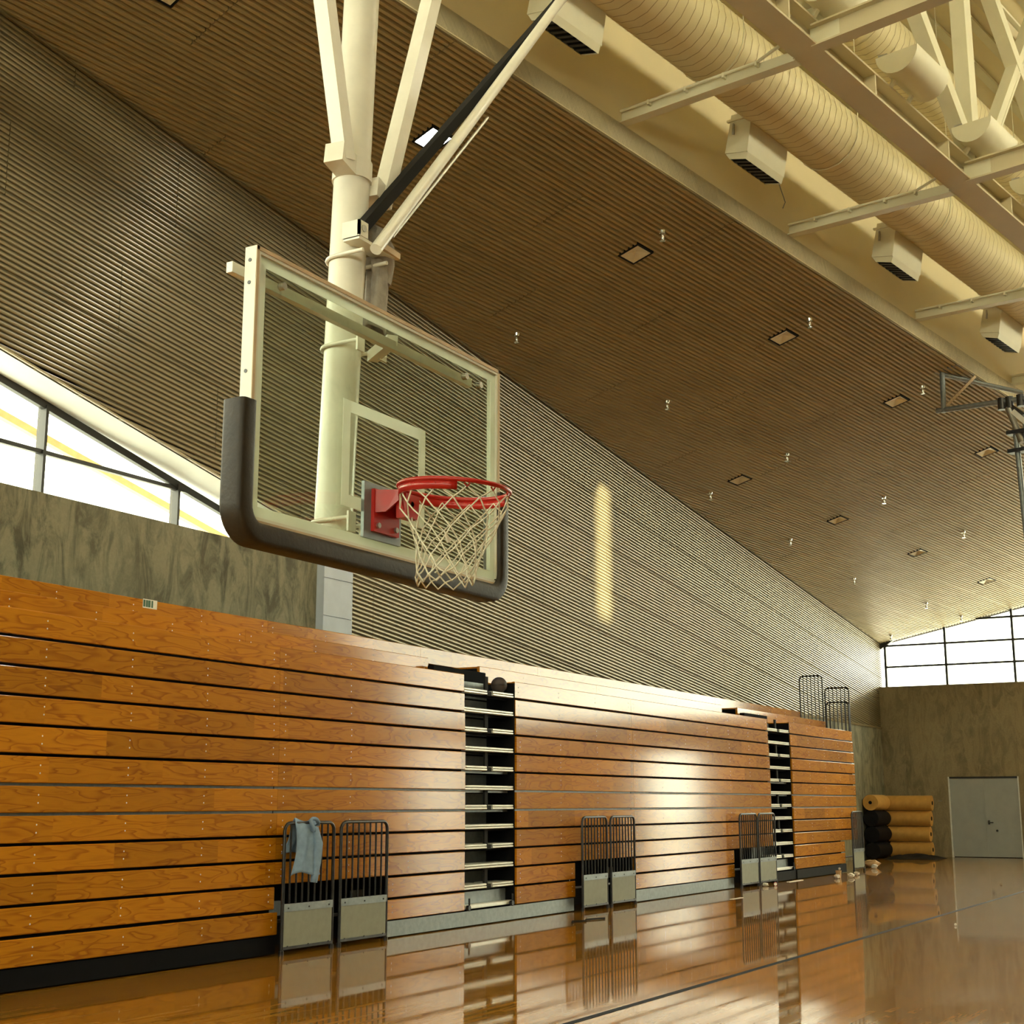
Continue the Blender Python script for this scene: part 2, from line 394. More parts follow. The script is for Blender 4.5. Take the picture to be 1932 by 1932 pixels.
# side window
YG = 12.42
zh = lambda x: 6.232 - 0.2248 * (x - 10.22)
w1 = MB().bar((XN, YG, zh(XN)), (15.9, YG, zh(15.9)), 0.09, 0.07, (0, 1, 0))
win1 = S('window_1', w1, 'dark_frame')
mulls = [13.11 - 2.21 * k for k in range(13)]
for x in mulls:
    if x < XN: continue
    mb = MB().box((x - 0.02, YG - 0.05, 4.93), (x + 0.02, YG + 0.09, zh(x))); S('mullion', mb, 'dark_frame', win1)
ZT = [5.53, 6.9, 8.3, 9.7]
for z in ZT:
    xe = min(15.4, 10.22 + (6.232 - z) / 0.2248)
    S('transom', MB().box((XN, YG - 0.03, z - 0.025), (xe, YG + 0.03, z + 0.025)), 'dark_frame', win1)
S('window_sill', MB().box((XN, YG - 0.06, 4.93), (15.9, YG + 0.06, 4.97)), 'dark_frame', win1)
edges = [15.9] + [x for x in mulls if x > XN] + [XN]
for a, b in zip(edges[1:], edges[:-1]):
    zs = [4.95] + ZT + [99]
    for z0, z1 in zip(zs[:-1], zs[1:]):
        pts = []
        ta, tb = min(z1, zh(a)), min(z1, zh(b))
        if ta <= z0: continue
        if tb < z0:
            bx = 10.22 + (6.232 - z0) / 0.2248; pts = [(a, YG, z0), (bx, YG, z0), (a, YG, ta)]
            if zh(a) > z1: bx2 = 10.22 + (6.232 - z1) / 0.2248; pts = [(a, YG, z0), (bx, YG, z0), (bx2, YG, z1), (a, YG, z1)]
        else:
            pts = [(a, YG, z0), (b, YG, z0), (b, YG, tb)]
            if zh(a) > z1 > zh(b): pts.append((10.22 + (6.232 - z1) / 0.2248, YG, z1))
            pts.append((a, YG, ta))
        if len(pts) >= 3: S('pane', MB().poly(pts), 'window_glass', win1)
# column between window and cladding
cm = MB(); zc = [0, 1.0, 2.0, 3.0, 3.62, 4.13, 4.66, 5.25]
colm = S('trim_3', MB().box((15.45, YW - 0.11, 0), (16.09, YW + 0.02, 5.2)), 'column_paint')
for a, b in zip(zc[:-1], zc[1:]):
    S('panel', MB().box((15.43, YW - 0.13, a + 0.006), (16.1, YW - 0.1, b - 0.006)), 'column_paint', colm)
# eave beam outside the side window
ev = MB().bar((2.0, 14.5, 8.67), (18.0, 14.5, 5.26), 0.10, 0.10, (0, 1, 0))
ev.build('eave_beam', 'eave_tan', None, org=(12, 16, 7), label='tan sloping eave beam seen outside the side window', cat='beam')

# ------------------------------------------------------------------ structure: far wall, far window, doors
wf = MB()
DY0, DY1, DZ = 7.94, 10.0, 2.36                          # door opening
EY0, EY1, EZ = -9.9, -6.9, 3.8                          # glazed entrance further right
zf = 5.12
SY0, SY1, SZ = -0.2, 1.85, 3.3                           # side door further right
wf.box((XF, DY1, 0), (XE + 0.3, 12.4, zf)); zl = 4.45; YS = 5.86                                       # the sill drops further right
wf.box((XF, EY1, 0), (XE + 0.3, SY0, zl)); wf.box((XF, SY1, 0), (XE + 0.3, YS, zl)); wf.box((XF, YS, 0), (XE + 0.3, DY0, zf)); wf.box((XF, SY0, SZ), (XE + 0.3, SY1, zl)); wf.box((XF, DY0, DZ), (XE + 0.3, DY1, zf))
wf.box((XF, YR - 0.4, 0), (XE + 0.3, EY0, zl)); wf.box((XE - 0.05, YR - 0.4, zl), (XE + 0.3, -10.3, 9.2)); wf.box((XF, EY0, EZ), (XE + 0.3, EY1, zl))
wfar = S('wall_far', wf, 'concrete_far')
S('ledge', MB().box((XF - 0.02, YS, zf - 0.02), (XE + 0.25, 12.3, zf + 0.02)).box((XF - 0.02, YR, zl - 0.02), (XE + 0.25, YS, zl + 0.02)), 'concrete_far', wfar)
S('door_light_stop', MB().box((XF + 0.13, DY0 - 0.02, 0), (XF + 0.17, DY1 + 0.02, DZ + 0.02)), 'dark_void', wfar)  # dark board added behind the doors to block daylight in their gaps
for (a, b, c0_, c1_) in ((10.03, 11.2, 0.0, 3.55), (11.215, 12.04, 0.0, 3.55), (10.9, 12.04, 3.565, 5.09), (9.2, 10.885, 3.565, 5.09), (5.9, 9.185, 3.565, 5.09), (7.92, 10.015, 2.38, 3.55), (5.9, 7.905, 0.0, 3.55)):
    S('cast_panel', MB().box((XF - 0.014, a, c0_), (XF + 0.01, b, c1_)), 'concrete_far', wfar)
d1 = S('door_1', MB().box((XF + 0.02, DY1 - 0.04, 0), (XF + 0.14, DY1, DZ)).box((XF + 0.02, DY0, 0), (XF + 0.14, DY0 + 0.04, DZ)), 'door_jamb')
S('head_frame', MB().box((XF + 0.03, DY0, DZ - 0.05), (XF + 0.14, DY1, DZ)), 'dark_frame', d1)
ym = (DY0 + DY1) / 2
for a, b in ((DY0 + 0.045, ym - 0.004), (ym + 0.004, DY1 - 0.045)):
    S('leaf', MB().box((XF + 0.06, a, 0.015), (XF + 0.11, b, DZ - 0.055)), 'door_paint', d1)
S('astragal', MB().box((XF + 0.045, ym - 0.02, 0.015), (XF + 0.065, ym + 0.02, DZ - 0.06)), 'door_paint', d1)
S('door_handle', MB().box((XF + 0.0, 8.84, 0.96), (XF + 0.06, 8.90, 1.08)).box((XF - 0.02, 8.74, 1.0), (XF + 0.0, 8.89, 1.03)), 'chrome', d1)
S('lock', MB().tube([(XF + 0.06, 8.65, 0.78), (XF + 0.0, 8.65, 0.78)], 0.035, 10), 'chrome', d1)
sgn = thing('door_sign', (XF, 10.25, 1.6), 'small white sign with a grey mark beside the far grey doors', 'sign')
MB().box((XF - 0.012, 10.15, 1.595), (XF, 10.36, 1.70)).build('plate', 'sticker_white', sgn)
mb = MB()
for k in range(5): mb.box((XF - 0.014, 10.19 + 0.026 * k, 1.63), (XF - 0.012, 10.205 + 0.026 * k, 1.665))
mb.build('lettering', 'galvanised', sgn)
# far window, up to the sloping ceiling
yf0 = 1.5
def head_far(y):    # the glazing ends under the right edge of the roof monitor
    if y > yf0: return 6.53 + 0.2215 * (11.79 - y)
    if y > -10.3: return 13.4
    return 8.7 - 0.2215 * (-10.3 - y)
ZR = [5.14, 5.79, 6.46, 7.16, 7.86, 8.56]
w2 = MB().bar((XE, 12.0, head_far(12.0) - 0.05), (XE, yf0, head_far(yf0) - 0.05), 0.2, 0.16, (1, 0, 0))
win2 = S('window_2', w2, 'dark_frame')
ys = [11.80, 9.92, 7.89, 5.86, 3.83, yf0] + [yf0 - 2.36 * k for k in range(1, 6)]
for y in ys:
    S('mullion', MB().box((XE - 0.06, y - 0.035, zf if y > YS else zl), (XE + 0.08, y + 0.035, head_far(y - 0.01))), 'dark_frame', win2)
for z in ZR[1:]:
    ya = min(11.8, 11.79 - (z - 6.53) / 0.2215) if z > 6.53 else 11.8
    S('transom', MB().box((XE - 0.05, -10.3, z - 0.03), (XE + 0.06, ya, z + 0.03)), 'dark_frame', win2)
for b, a in zip(ys[:-1], ys[1:]):           # a < b
    zs = ([4.47] if b <= YS + 0.01 else []) + ZR + [99]
    for z0, z1 in zip(zs[:-1], zs[1:]):
        ha, hb = head_far(a + 0.01), head_far(b - 0.01)
        if max(ha, hb) <= z0 + 0.02: continue
        ta, tb = min(z1, ha), min(z1, hb)
        sl_ = (ha - hb) / (b - a)
        if tb < z0:
            yb0 = b - (z0 - hb) / sl_; pts = [(XE, a, z0), (XE, yb0, z0)]
            if ha > z1: pts.append((XE, b - (z1 - hb) / sl_, z1))
            pts.append((XE, a, ta))
        elif ta < z0:
            yb0 = b - (z0 - hb) / sl_; pts = [(XE, b, z0), (XE, yb0, z0), (XE, b, tb)]
        else:
            pts = [(XE, a, z0), (XE, b, z0), (XE, b, tb)]
            if ha > z1 > hb: pts.append((XE, b - (z1 - hb) / sl_, z1))
            pts.append((XE, a, ta))
        S('pane', MB().poly(pts), 'window_glass', win2)
# glazed entrance on the far wall (right of the view)
w3 = S('window_3', MB().box((XF + 0.1, EY0, EZ - 0.08), (XF + 0.2, EY1, EZ)), 'dark_frame')
w6 = S('door_2', MB().box((XF + 0.1, SY0, SZ - 0.06), (XF + 0.2, SY1, SZ)).box((XF + 0.1, SY0, 0), (XF + 0.2, SY0 + 0.06, SZ)).box((XF + 0.1, SY1 - 0.06, 0), (XF + 0.2, SY1, SZ)), 'dark_frame')
for a, b in ((SY0 + 0.06, 0.80), (0.84, SY1 - 0.06)): S('pane', MB().poly([(XF + 0.15, a, 0), (XF + 0.15, b, 0), (XF + 0.15, b, SZ - 0.06), (XF + 0.15, a, SZ - 0.06)]), 'window_glass', w6)
for k in range(4):
    y = EY0 + (EY1 - EY0) * k / 3
    S('mullion', MB().box((XF + 0.1, y - 0.03, 0), (XF + 0.2, y + 0.03, EZ)), 'dark_frame', w3)
    if k < 3: S('pane', MB().poly([(XF + 0.15, y, 0), (XF + 0.15, y + 1.0, 0), (XF + 0.15, y + 1.0, EZ), (XF + 0.15, y, EZ)]), 'window_glass', w3)

# ------------------------------------------------------------------ structure: near wall, right wall
S('wall_near', MB().box((XN - 0.4, YR - 0.4, 0), (XN, 12.5, 5.1)).box((XN - 0.4, YR - 0.4, 7.9), (XN, 12.5, 18.0)), 'concrete')
w4 = S('window_4', MB().box((XN - 0.2, YR, 5.1), (XN - 0.1, 12.3, 5.2)), 'dark_frame')
for k in range(18): S('mullion', MB().box((XN - 0.2, YR + 2 * k - 0.03, 5.1), (XN - 0.1, YR + 2 * k + 0.03, 7.9)), 'dark_frame', w4)
for k in range(17): S('pane', MB().poly([(XN - 0.15, YR + 2 * k, 5.1), (XN - 0.15, YR + 2 * k + 2, 5.1), (XN - 0.15, YR + 2 * k + 2, 7.9), (XN - 0.15, YR + 2 * k, 7.9)]), 'window_glass', w4)
S('wall_right', MB().box((XN - 0.4, YR - 0.4, 0), (XE + 0.3, YR, 9.4)), 'concrete')

# ------------------------------------------------------------------ structure: slatted ceiling
L1 = [(-1.48, s) for s in (-2.6, 1.6, 6.06, 10.41, 14.69, 18.93)]
L2 = [(-5.46, s) for s in (15.12, 19.41, 23.6, 27.88)]
LIGHTS = L1 + L2
ce = MB()
def Bp(s, o, dz=0.0): return Wp(s, o, KB * o + dz)
smin = lambda o: max(s_at_x(XN - 0.4, o), (F0.y - 0.978 * o - YW - 0.12) / 0.2095)
# backing: polygon of the ceiling plane, 6 cm above the slat faces
oc = -((YW - F0.y) + 0.2095 * s_at_x(XN - 0.4, 0)) / 0.978
pts = []
def Bxy(x, y, dz):
    d = Vector((x - F0.x, y - F0.y, 0)); s = d.dot(DH); o = d.dot(WR); return Bp(s, o, dz)
fx = lambda s: Wp(s, 0, 0)
q0 = fx(s_at_x(XN - 0.4, 0)); q1 = fx(s_at_x(XE + 0.4, 0))
ylow = YW + 0.4
pts = [Bxy(q1.x, q1.y, 0.06), Bxy(XE + 0.4, ylow, 0.06), Bxy((q0.x), ylow, 0.06), Bxy(q0.x, q0.y, 0.06)]
if q0.y > ylow: pts = [Bxy(q1.x, q1.y, 0.06), Bxy(XE + 0.4, ylow, 0.06), fx((F0.y - ylow) / 0.2095) + Vector((0, 0, 0.06))]
ce.prism(pts, (0, 0, 0.3))
ceil = S('ceiling', ce, 'slat_backing')
sl = MB(); PB = 0.085; i = 0; o = -0.02
while o > -13.6:
    grp = i // 12; face = 0.047 if i % 12 else 0.056
    o1 = o - face; s0 = smin(o1); s1 = s_at_x(XE, o)
    if s1 > s0 + 0.05:
        off = (grp * 3.71) % 6.1; cuts = []
        k = -30 + off
        brk = []
        while k < s1:
            brk.append((k - 0.008, k + 0.008)); k += 6.1
        for lo, ls in LIGHTS:
            if lo - 0.20 < o and lo + 0.20 > o1: brk.append((ls - 0.21, ls + 0.21))
        brk.sort(); a = s0; segs = []
        for b0, b1 in brk:
            if b1 <= a: continue
            if b0 > a: segs.append((a, min(b0, s1)))
            a = max(a, b1)
            if a >= s1: break
        if a < s1: segs.append((a, s1))
        for a, b in segs:
            pf = [(o + 0.004, 0.055), (o - 0.004, 0.0), (o1 + 0.004, 0.0), (o1 - 0.004, 0.055)]
            vs = [Bp(a, oo, dz) for oo, dz in pf] + [Bp(b, oo, dz) for oo, dz in pf]
            sl.add(vs, [(0, 4, 5, 1), (1, 5, 6, 2), (2, 6, 7, 3), (0, 1, 2, 3), (7, 6, 5, 4)])
    o -= PB; i += 1
S('slatted_lining', sl, 'slat_ceiling', ceil)['kind'] = 'stuff'
# roof monitor: fascia, deck, right side
HM = 5.0; sA, sB = s_at_x(XN - 0.4, 0), s_at_x(XE + 0.4, 0)
fa = MB().prism([Wp(sA, 0, 0.035), Wp(sB, 0, 0.035), Wp(sB, 0, HM), Wp(sA, 0, HM)], WR * -0.25)
S('fascia', fa, 'cream_paint', ceil)
S('edge_trim', MB().bar(Wp(sA, 0.0, 0.02), Wp(sB, 0.0, 0.02), 0.02, 0.035), 'slat_wall', ceil)
dk = MB()
sA2, sB2 = s_at_x(XN - 0.4, 12) - 0.5, s_at_x(XE + 0.4, 12) + 0.5
for (o0, h0, o1, h1) in ((-0.25, HM, 6, HM + 1.0), (6, HM + 1.0, 12.25, HM)):
    dk.prism([Wp(sA, o0, h0), Wp(sB2, o0, h0), Wp(sB2, o1, h1), Wp(sA, o1, h1)], (0, 0, 0.25))
S('roof_deck', dk, 'cream_paint', ceil)
for k in range(24):
    o = 0.25 + 0.5 * k; h = HM + (o / 6 if o < 6 else (12 - o) / 6) - 0.02
    S('deck_rib', MB().bar(Wp(sA, o, h), Wp(sB, o, h), 0.16, 0.05), 'cream_metal', ceil)
for k in range(8):
    o = 0.7 + 1.5 * k; h = HM + (o / 6 if o < 6 else (12 - o) / 6) - 0.16
    S('purlin', MB().bar(Wp(sA, o, h), Wp(sB, o, h), 0.10, 0.22), 'steel_beam', ceil)
fr_ = MB(); q0_, q1_, g0_, g1_ = 14.50, 15.10, -0.2, 3.3       # a narrow tinted roof window lets one shaft of sun in
HP0, HP1 = 3.4, 4.8                                        # translucent band above it
for a, b, c0_, c1_ in ((sA, q0_, -0.3, HP0), (q1_, sB2, -0.3, HP0), (q0_, q1_, -0.3, g0_), (q0_, q1_, g1_, HP0), (sA, sB2, HP1, HM)):
    fr_.prism([Wp(a, 12, c0_), Wp(b, 12, c0_), Wp(b, 12, c1_), Wp(a, 12, c1_)], WR * 0.06)
S('fascia_right', fr_, 'cream_paint', ceil)
for k in range(int((sB2 - sA) / 2.0) + 1):
    a = sA + 2.0 * k; b = min(sB2, a + 2.0)
    S('translucent_panel', MB().poly([Wp(a, 12.03, HP0 - 0.03), Wp(b, 12.03, HP0 - 0.03), Wp(b, 12.03, HP1 + 0.03), Wp(a, 12.03, HP1 + 0.03)]), 'frosted_panel', ceil)
w7 = S('window_5', MB().bar(Wp(q0_, 12.03, g0_), Wp(q1_, 12.03, g0_), 0.05, 0.05), 'dark_frame')
S('pane', MB().poly([Wp(q0_, 12.03, g0_), Wp(q1_, 12.03, g0_), Wp(q1_, 12.03, g1_), Wp(q0_, 12.03, g1_)]), 'tinted_glass', w7)
rc = MB(); a = Wp(sA, 12, 0); b = Wp(sB2, 12, 0)
rc.prism([a, b, Vector((XE + 0.4, YR - 0.4, 6.2)), Vector((XN - 0.4, YR - 0.4, 9.4))], (0, 0, 0.3))
S('ceiling_right', rc, 'slat_ceiling', ceil)
# end closure of the deck gables above the windows is glazed (panes run to 13.4 and 16 m)

# ------------------------------------------------------------------ ceiling lights and sprinklers
ORD = ['nearest', 'second', 'third', 'fourth', 'fifth', 'sixth']
def ceiling_light(o, s, label, lit):
    t = thing('ceiling_light', Bp(s, o, 0.0), label, 'ceiling light', 'square recessed lights in the slatted ceiling')
    h = 0.17
    def q(a, b, dz): return Bp(s + a, o + b, dz)
    fr = MB()
    for (a0, a1, b0, b1) in ((-0.2, 0.2, -0.2, -h), (-0.2, 0.2, h, 0.2), (-0.2, -h, -h, h), (h, 0.2, -h, h)):
        fr.prism([q(a0, b0, -0.004), q(a1, b0, -0.004), q(a1, b1, -0.004), q(a0, b1, -0.004)], (0, 0, 0.062))
    fr.build('frame', 'black_matte', t)
    rf = MB(); c = [q(-h, -h, 0.0), q(h, -h, 0.0), q(h, h, 0.0), q(-h, h, 0.0)]; top = q(0, 0, 0.05)
    rf.add(c + [top], [(0, 4, 1), (1, 4, 2), (2, 4, 3), (3, 4, 0)])
    rf.build('reflector', 'lamp_lit' if lit else 'lamp_reflector', t)
for k, (o, s) in enumerate(L1):
    ceiling_light(o, s, ['square ceiling light at the top edge above the slatted wall', 'brightly lit square ceiling light above the backboard',
        'unlit square ceiling light next after the lit one', 'unlit square ceiling light, second after the lit one along the fascia',
        'unlit square ceiling light, third after the lit one along the fascia', 'unlit square ceiling light beside the far basket frame'][k], k == 1)
for k, (o, s) in enumerate(L2):
    ceiling_light(o, s, ['first square ceiling light right of the hoop, in the row by the slatted wall',
        'second square ceiling light right of the hoop, in the row by the slatted wall', 'third square ceiling light right of the hoop, in the row by the slatted wall',
        'small square ceiling light closest to the far window'][k], False)
SPR = [(5.9, -.85), (10.25, -.85), (14.54, -.84), (6.3, -4.17), (10.6, -4.16), (14.87, -4.12), (19.13, -4.09), (23.29, -4.04),
       (15.1, -6.23), (19.42, -6.79), (23.76, -7.42), (27.97, -7.37), (30.35, -7.39), (29.93, -9.53)]
SPL = ['beside the third square light, nearest the cream fascia', 'second along the cream fascia', 'third along the cream fascia, by the far basket frame',
       'just above the top right corner of the backboard', 'second in the middle row', 'third in the middle row', 'fourth in the middle row', 'fifth in the middle row',
       'close to the slatted wall edge, right of the hoop', 'second along the slatted wall edge', 'third along the slatted wall edge', 'left of the pair by the far window', 'right of the pair by the far window', 'in the corner above the far window']
for (s, o), l in zip(SPR, SPL):
    t = thing('sprinkler', Bp(s, o, 0), 'chrome ceiling sprinkler head ' + l, 'sprinkler', 'sprinkler heads on the slatted ceiling')
    p = Bp(s, o, 0.02)
    MB().tube([p, p + Vector((0, 0, -0.05))], [0.055, 0.045], 10).build('rose', 'chrome', t)
    MB().tube([p + Vector((0, 0, -0.05)), p + Vector((0, 0, -0.12)), p + Vector((0, 0, -0.16))], [0.022, 0.028, 0.012], 8).build('nozzle', 'chrome', t)
    MB().tube([p + Vector((0, 0, -0.165)), p + Vector((0, 0, -0.175))], 0.045, 10).build('deflector', 'chrome', t)

# ------------------------------------------------------------------ roof steel: beam, struts, truss, ducts
sb0, sb1 = -22.0, 33.0
bm = thing('roof_beam', Wp(8, 2.88, 0.33), 'long cream steel beam running under the roof beside the big duct', 'beam')
MB().prism([Wp(sb0, 2.69, 0.35), Wp(sb1, 2.69, 0.35), Wp(sb1, 3.07, 0.35), Wp(sb0, 3.07, 0.35)], (0, 0, 0.03)).build('bottom_flange', 'steel_beam', bm)
MB().prism([Wp(sb0, 2.69, 0.68), Wp(sb1, 2.69, 0.68), Wp(sb1, 3.07, 0.68), Wp(sb0, 3.07, 0.68)], (0, 0, 0.03)).build('top_flange', 'steel_beam', bm)
MB().prism([Wp(sb0, 2.865, 0.38), Wp(sb1, 2.865, 0.38), Wp(sb1, 2.865, 0.68), Wp(sb0, 2.865, 0.68)], WR * 0.03).build('web', 'steel_beam', bm)
for k in range(-4, 12):
    s = 3.1 + 2.18 * k
    MB().prism([Wp(s, 2.895, 0.38), Wp(s, 3.06, 0.38), Wp(s, 3.06, 0.68), Wp(s, 2.895, 0.68)], DH * 0.03).build('stiffener', 'steel_beam', bm)
SK = [3.82, 8.23, 12.65, 16.95]
SKL = ['nearest in view, below the big duct', 'second in view, with a wire hanging beside it', 'third in view, at the right edge', 'fourth in view, small, by the far basket frame']
for s, l in zip(SK, SKL):
    t = thing('roof_strut', Wp(s, 0, 0.46), 'cream steel strut from fascia to beam, ' + l, 'strut', 'struts between the fascia and the roof beam')
    MB().bar(Wp(s, 0.0, 0.46), Wp(s, 2.7, 0.36), 0.05, 0.14).build('bar', 'cream_metal', t)
    MB().bar(Wp(s, 0.0, 0.37), Wp(s, 2.75, 0.27), 0.16, 0.02).build('flange', 'cream_metal', t)
    MB().tube([Wp(s - 0.07, 0.02, 0.52), Wp(s - 0.07, 2.2, 0.44), Wp(s - 0.07, 2.6, 0.56), Wp(s - 0.07, 2.8, 0.75)], 0.022, 8).build('conduit', 'cream_metal', t)
    for q in (0.5, 1.1, 1.7, 2.2):
        MB().bar(Wp(s - 0.1, q, 0.50 - 0.037 * q), Wp(s + 0.06, q, 0.50 - 0.037 * q), 0.03, 0.07).build('clip', 'cream_metal', t)
    if 3 < s < 22 or True:
        c = MB(); a, b = Wp(s, 3.0, 0.5), Wp(s, 9.0, 0.5)
        for dz in (-0.14, 0.14): c.bar(a + Vector((0, 0, dz)), b + Vector((0, 0, dz)), 0.2, 0.025)
        c.bar(a, b, 0.025, 0.28)
        c.build('cross_beam', 'steel_beam', t)
        MB().bar(Wp(s, 2.95, 0.5), Wp(s, 3.35, 0.5), 0.04, 0.26).build('splice_plate', 'cream_metal', t)
tr = thing('roof_truss', Wp(8.3, 2.95, 0.72), 'cream steel truss of posts and diagonals standing on the roof beam', 'truss')
for s in [-0.55] + SK + [21.3]:
    MB().bar(Wp(s + 0.25, 2.95, 0.72), Wp(s + 0.25, 2.95, 4.9), 0.23, 0.23, DV).build('post', 'cream_metal', tr)
    MB().bar(Wp(s + 0.0, 2.99, 0.95), Wp(s - 3.9, 2.99, 4.9), 0.21, 0.21, WR).build('diagonal', 'cream_metal', tr)
    MB().bar(Wp(s + 0.55, 2.99, 0.95), Wp(s + 3.35, 2.99, 4.9), 0.19, 0.19, WR).build('diagonal', 'cream_metal', tr)
    MB().tube([Wp(s + 0.62, 3.08, 0.95), Wp(s + 3.4, 3.08, 4.9)], 0.018, 6).build('conduit', 'cream_metal', tr)
MB().bar(Wp(sb0, 2.95, 4.95), Wp(sb1, 2.95, 4.95), 0.2, 0.2).build('top_chord', 'cream_metal', tr)
def duct(o, h, r, label):
    t = thing('spiral_duct', Wp(8, o, h - r), label, 'duct')
    mb = MB(); a, b = -24.0, 32.6; n = 40
    ring = [(math.cos(2 * math.pi * k / n), math.sin(2 * math.pi * k / n)) for k in range(n)]
    vs = [Wp(s, o + r * c, h + r * d) for s in (a, b) for c, d in ring]
    mb.add(vs, [(k, (k + 1) % n, n + (k + 1) % n, n + k) for k in range(n)], 0, True)
    mb.build('duct_tube', 'spiral_duct', t)
    sp = MB(); q = []; pitch = 0.16; s = a; k = 0; m = 16; R2 = r + 0.003
    N = int((b - a) / pitch * m)
    vs = []; fs = []
    for k in range(N + 1):
        an = 2 * math.pi * k / m; s = a + pitch * k / m
        vs += [Wp(s - 0.006, o + (r + 0.002) * math.cos(an) * 1.02, h + (r + 0.002) * math.sin(an) * 1.02), Wp(s + 0.006, o + (r + 0.002) * math.cos(an) * 1.02, h + (r + 0.002) * math.sin(an) * 1.02)]
        if k: j = 2 * k; fs.append((j - 2, j - 1, j + 1, j))
    sp.add(vs, fs, 0, True); sp.build('spiral_seam', 'duct_seam', t)
    for k in range(10):
        s = 1.0 + 3.1 * (k - 2)
        MB().tube([Wp(s, o + 1.025 * r * math.cos(x), h + 1.025 * r * math.sin(x)) for x in [math.pi * (1 + j / 10) for j in range(11)]] , 0.006, 5).build('hanger_strap', 'cream_metal', t)
        MB().tube([Wp(s, o + r * 1.025, h), Wp(s, o + r * 1.025, h + 1.6)], 0.006, 5).build('hanger_wire', 'cream_metal', t)
duct(1.3, 1.2, 0.5, 'large cream spiral air duct hanging between the fascia and the beam')
duct(1.3, 3.7, 0.45, 'upper cream spiral air duct behind the truss at the top right')
# air outlets on the duct
for s, l in ((1.63, 'cut by the top edge, beside the white slanting pipe'), (5.96, 'second along, above the nearest strut'), (10.34, 'third along, smaller'), (14.54, 'last one, at the right edge')):
    t = thing('air_outlet', Wp(s, 0.6, 0.25), 'cream air outlet box, ' + l, 'air vent', 'air outlet boxes along the big duct')
    a, b = -0.5, 0.5
    prof = [(0.72, 0.98), (1.07, 0.95), (0.96, 0.35), (0.59, 0.43)]          # box section in (o, h)
    body = MB(); v0 = [Wp(s + a, o_, h_) for o_, h_ in prof]; v1 = [Wp(s + b, o_, h_) for o_, h_ in prof]
    body.add(v0 + v1, [(0, 1, 2, 3), (7, 6, 5, 4), (0, 4, 5, 1), (1, 5, 6, 2), (2, 6, 7, 3), (3, 7, 4, 0)])
    body.build('body', 'cream_metal', t)
    MB().bar(Wp(s + a - 0.03, 1.07, 0.86), Wp(s + b + 0.03, 1.07, 0.86), 0.05, 0.03).build('flange', 'cream_metal', t)
    MB().bar(Wp(s + a - 0.01, 0.66, 0.89), Wp(s + a - 0.01, 1.09, 0.86), 0.05, 0.03).build('flange', 'cream_metal', t)
    nz = MB(); pn = [(0.96, 0.35), (0.92, 0.25), (0.65, 0.33), (0.59, 0.43)]
    nz.add([Wp(s + a + 0.02, *q) for q in pn] + [Wp(s + b - 0.02, *q) for q in pn], [(0, 1, 2, 3), (7, 6, 5, 4), (0, 4, 5, 1), (2, 6, 7, 3)])
    nz.build('nose', 'cream_metal', t)
    gr = MB().add([Wp(s + a + 0.04, 0.91, 0.262), Wp(s + b - 0.04, 0.91, 0.262), Wp(s + b - 0.04, 0.66, 0.336), Wp(s + a + 0.04, 0.66, 0.336)], [(0, 1, 2, 3)])
    gr.build('grille', 'dark_void', t)
    for k in range(7):
        x = s + a + 0.1 + 0.12 * k
        MB().prism([Wp(x, 0.91, 0.262), Wp(x + 0.05, 0.91, 0.262), Wp(x + 0.05, 0.66, 0.336), Wp(x, 0.66, 0.336)], (0, 0, -0.012)).build('louvre', 'dark_frame', t)
    MB().tube([Wp(s + a - 0.02, 0.76, 0.82), Wp(s + a - 0.06, 0.78, 0.74), Wp(s + a - 0.02, 0.75, 0.66)], 0.018, 6).build('latch', 'steel', t)
# uplights sitting on the beam
for s, l in ((3.92, 'half cut off by the top edge'), (5.95, 'fully in view near the cross beam'), (8.25, 'at the foot of the truss'), (10.3, 'cut by the right edge')):
    t = thing('uplight', Wp(s, 3.2, 0.7), 'half-round cream uplight on the roof beam, ' + l, 'light fixture', 'uplights along the roof beam')
    n = 12; r = 0.30; c0 = (3.26, 1.06)
    prof = [(c0[0] + r * math.cos(math.pi + math.pi * k / n), c0[1] + r * math.sin(math.pi + math.pi * k / n)) for k in range(n + 1)]
    sh = MB(); a, b = s - 0.42, s + 0.5
    sh.add([Wp(a, *q) for q in prof] + [Wp(b, *q) for q in prof], [(k, k + 1, n + 2 + k, n + 1 + k) for k in range(n)], 0, True)
    sh.build('shell', 'cream_metal', t)
    for q, nm in ((a, 'end_cap'), (b, 'end_cap')):
        MB().prism([Wp(q, *p) for p in prof], DH * 0.02).build(nm, 'cream_metal', t)
    MB().box(*[tuple(min(x, y) for x, y in zip(Wp(a, 3.0, 1.0), Wp(a + 0.12, 3.1, 1.1))), tuple(max(x, y) for x, y in zip(Wp(a, 3.0, 1.0), Wp(a + 0.12, 3.1, 1.1)))]).build('junction_box', 'steel', t)
    MB().bar(Wp(s - 0.2, 3.05, 0.72), Wp(s - 0.2, 3.15, 0.85), 0.06, 0.04).build('bracket', 'cream_metal', t)
    MB().bar(Wp(s + 0.3, 3.05, 0.72), Wp(s + 0.3, 3.15, 0.85), 0.06, 0.04).build('bracket', 'cream_metal', t)
# loose wire by the second strut
MB().tube([Wp(7.35, 0.25, 1.6), Wp(7.4, 0.3, 0.9), Wp(7.5, 0.36, 0.55), Wp(7.42, 0.36, 0.42)], 0.008, 5).build('hanging_wire', 'galvanised', None, org=Wp(7.4, 0.3, 0.4), label='thin loose wire hanging in front of the cream fascia', cat='wire')

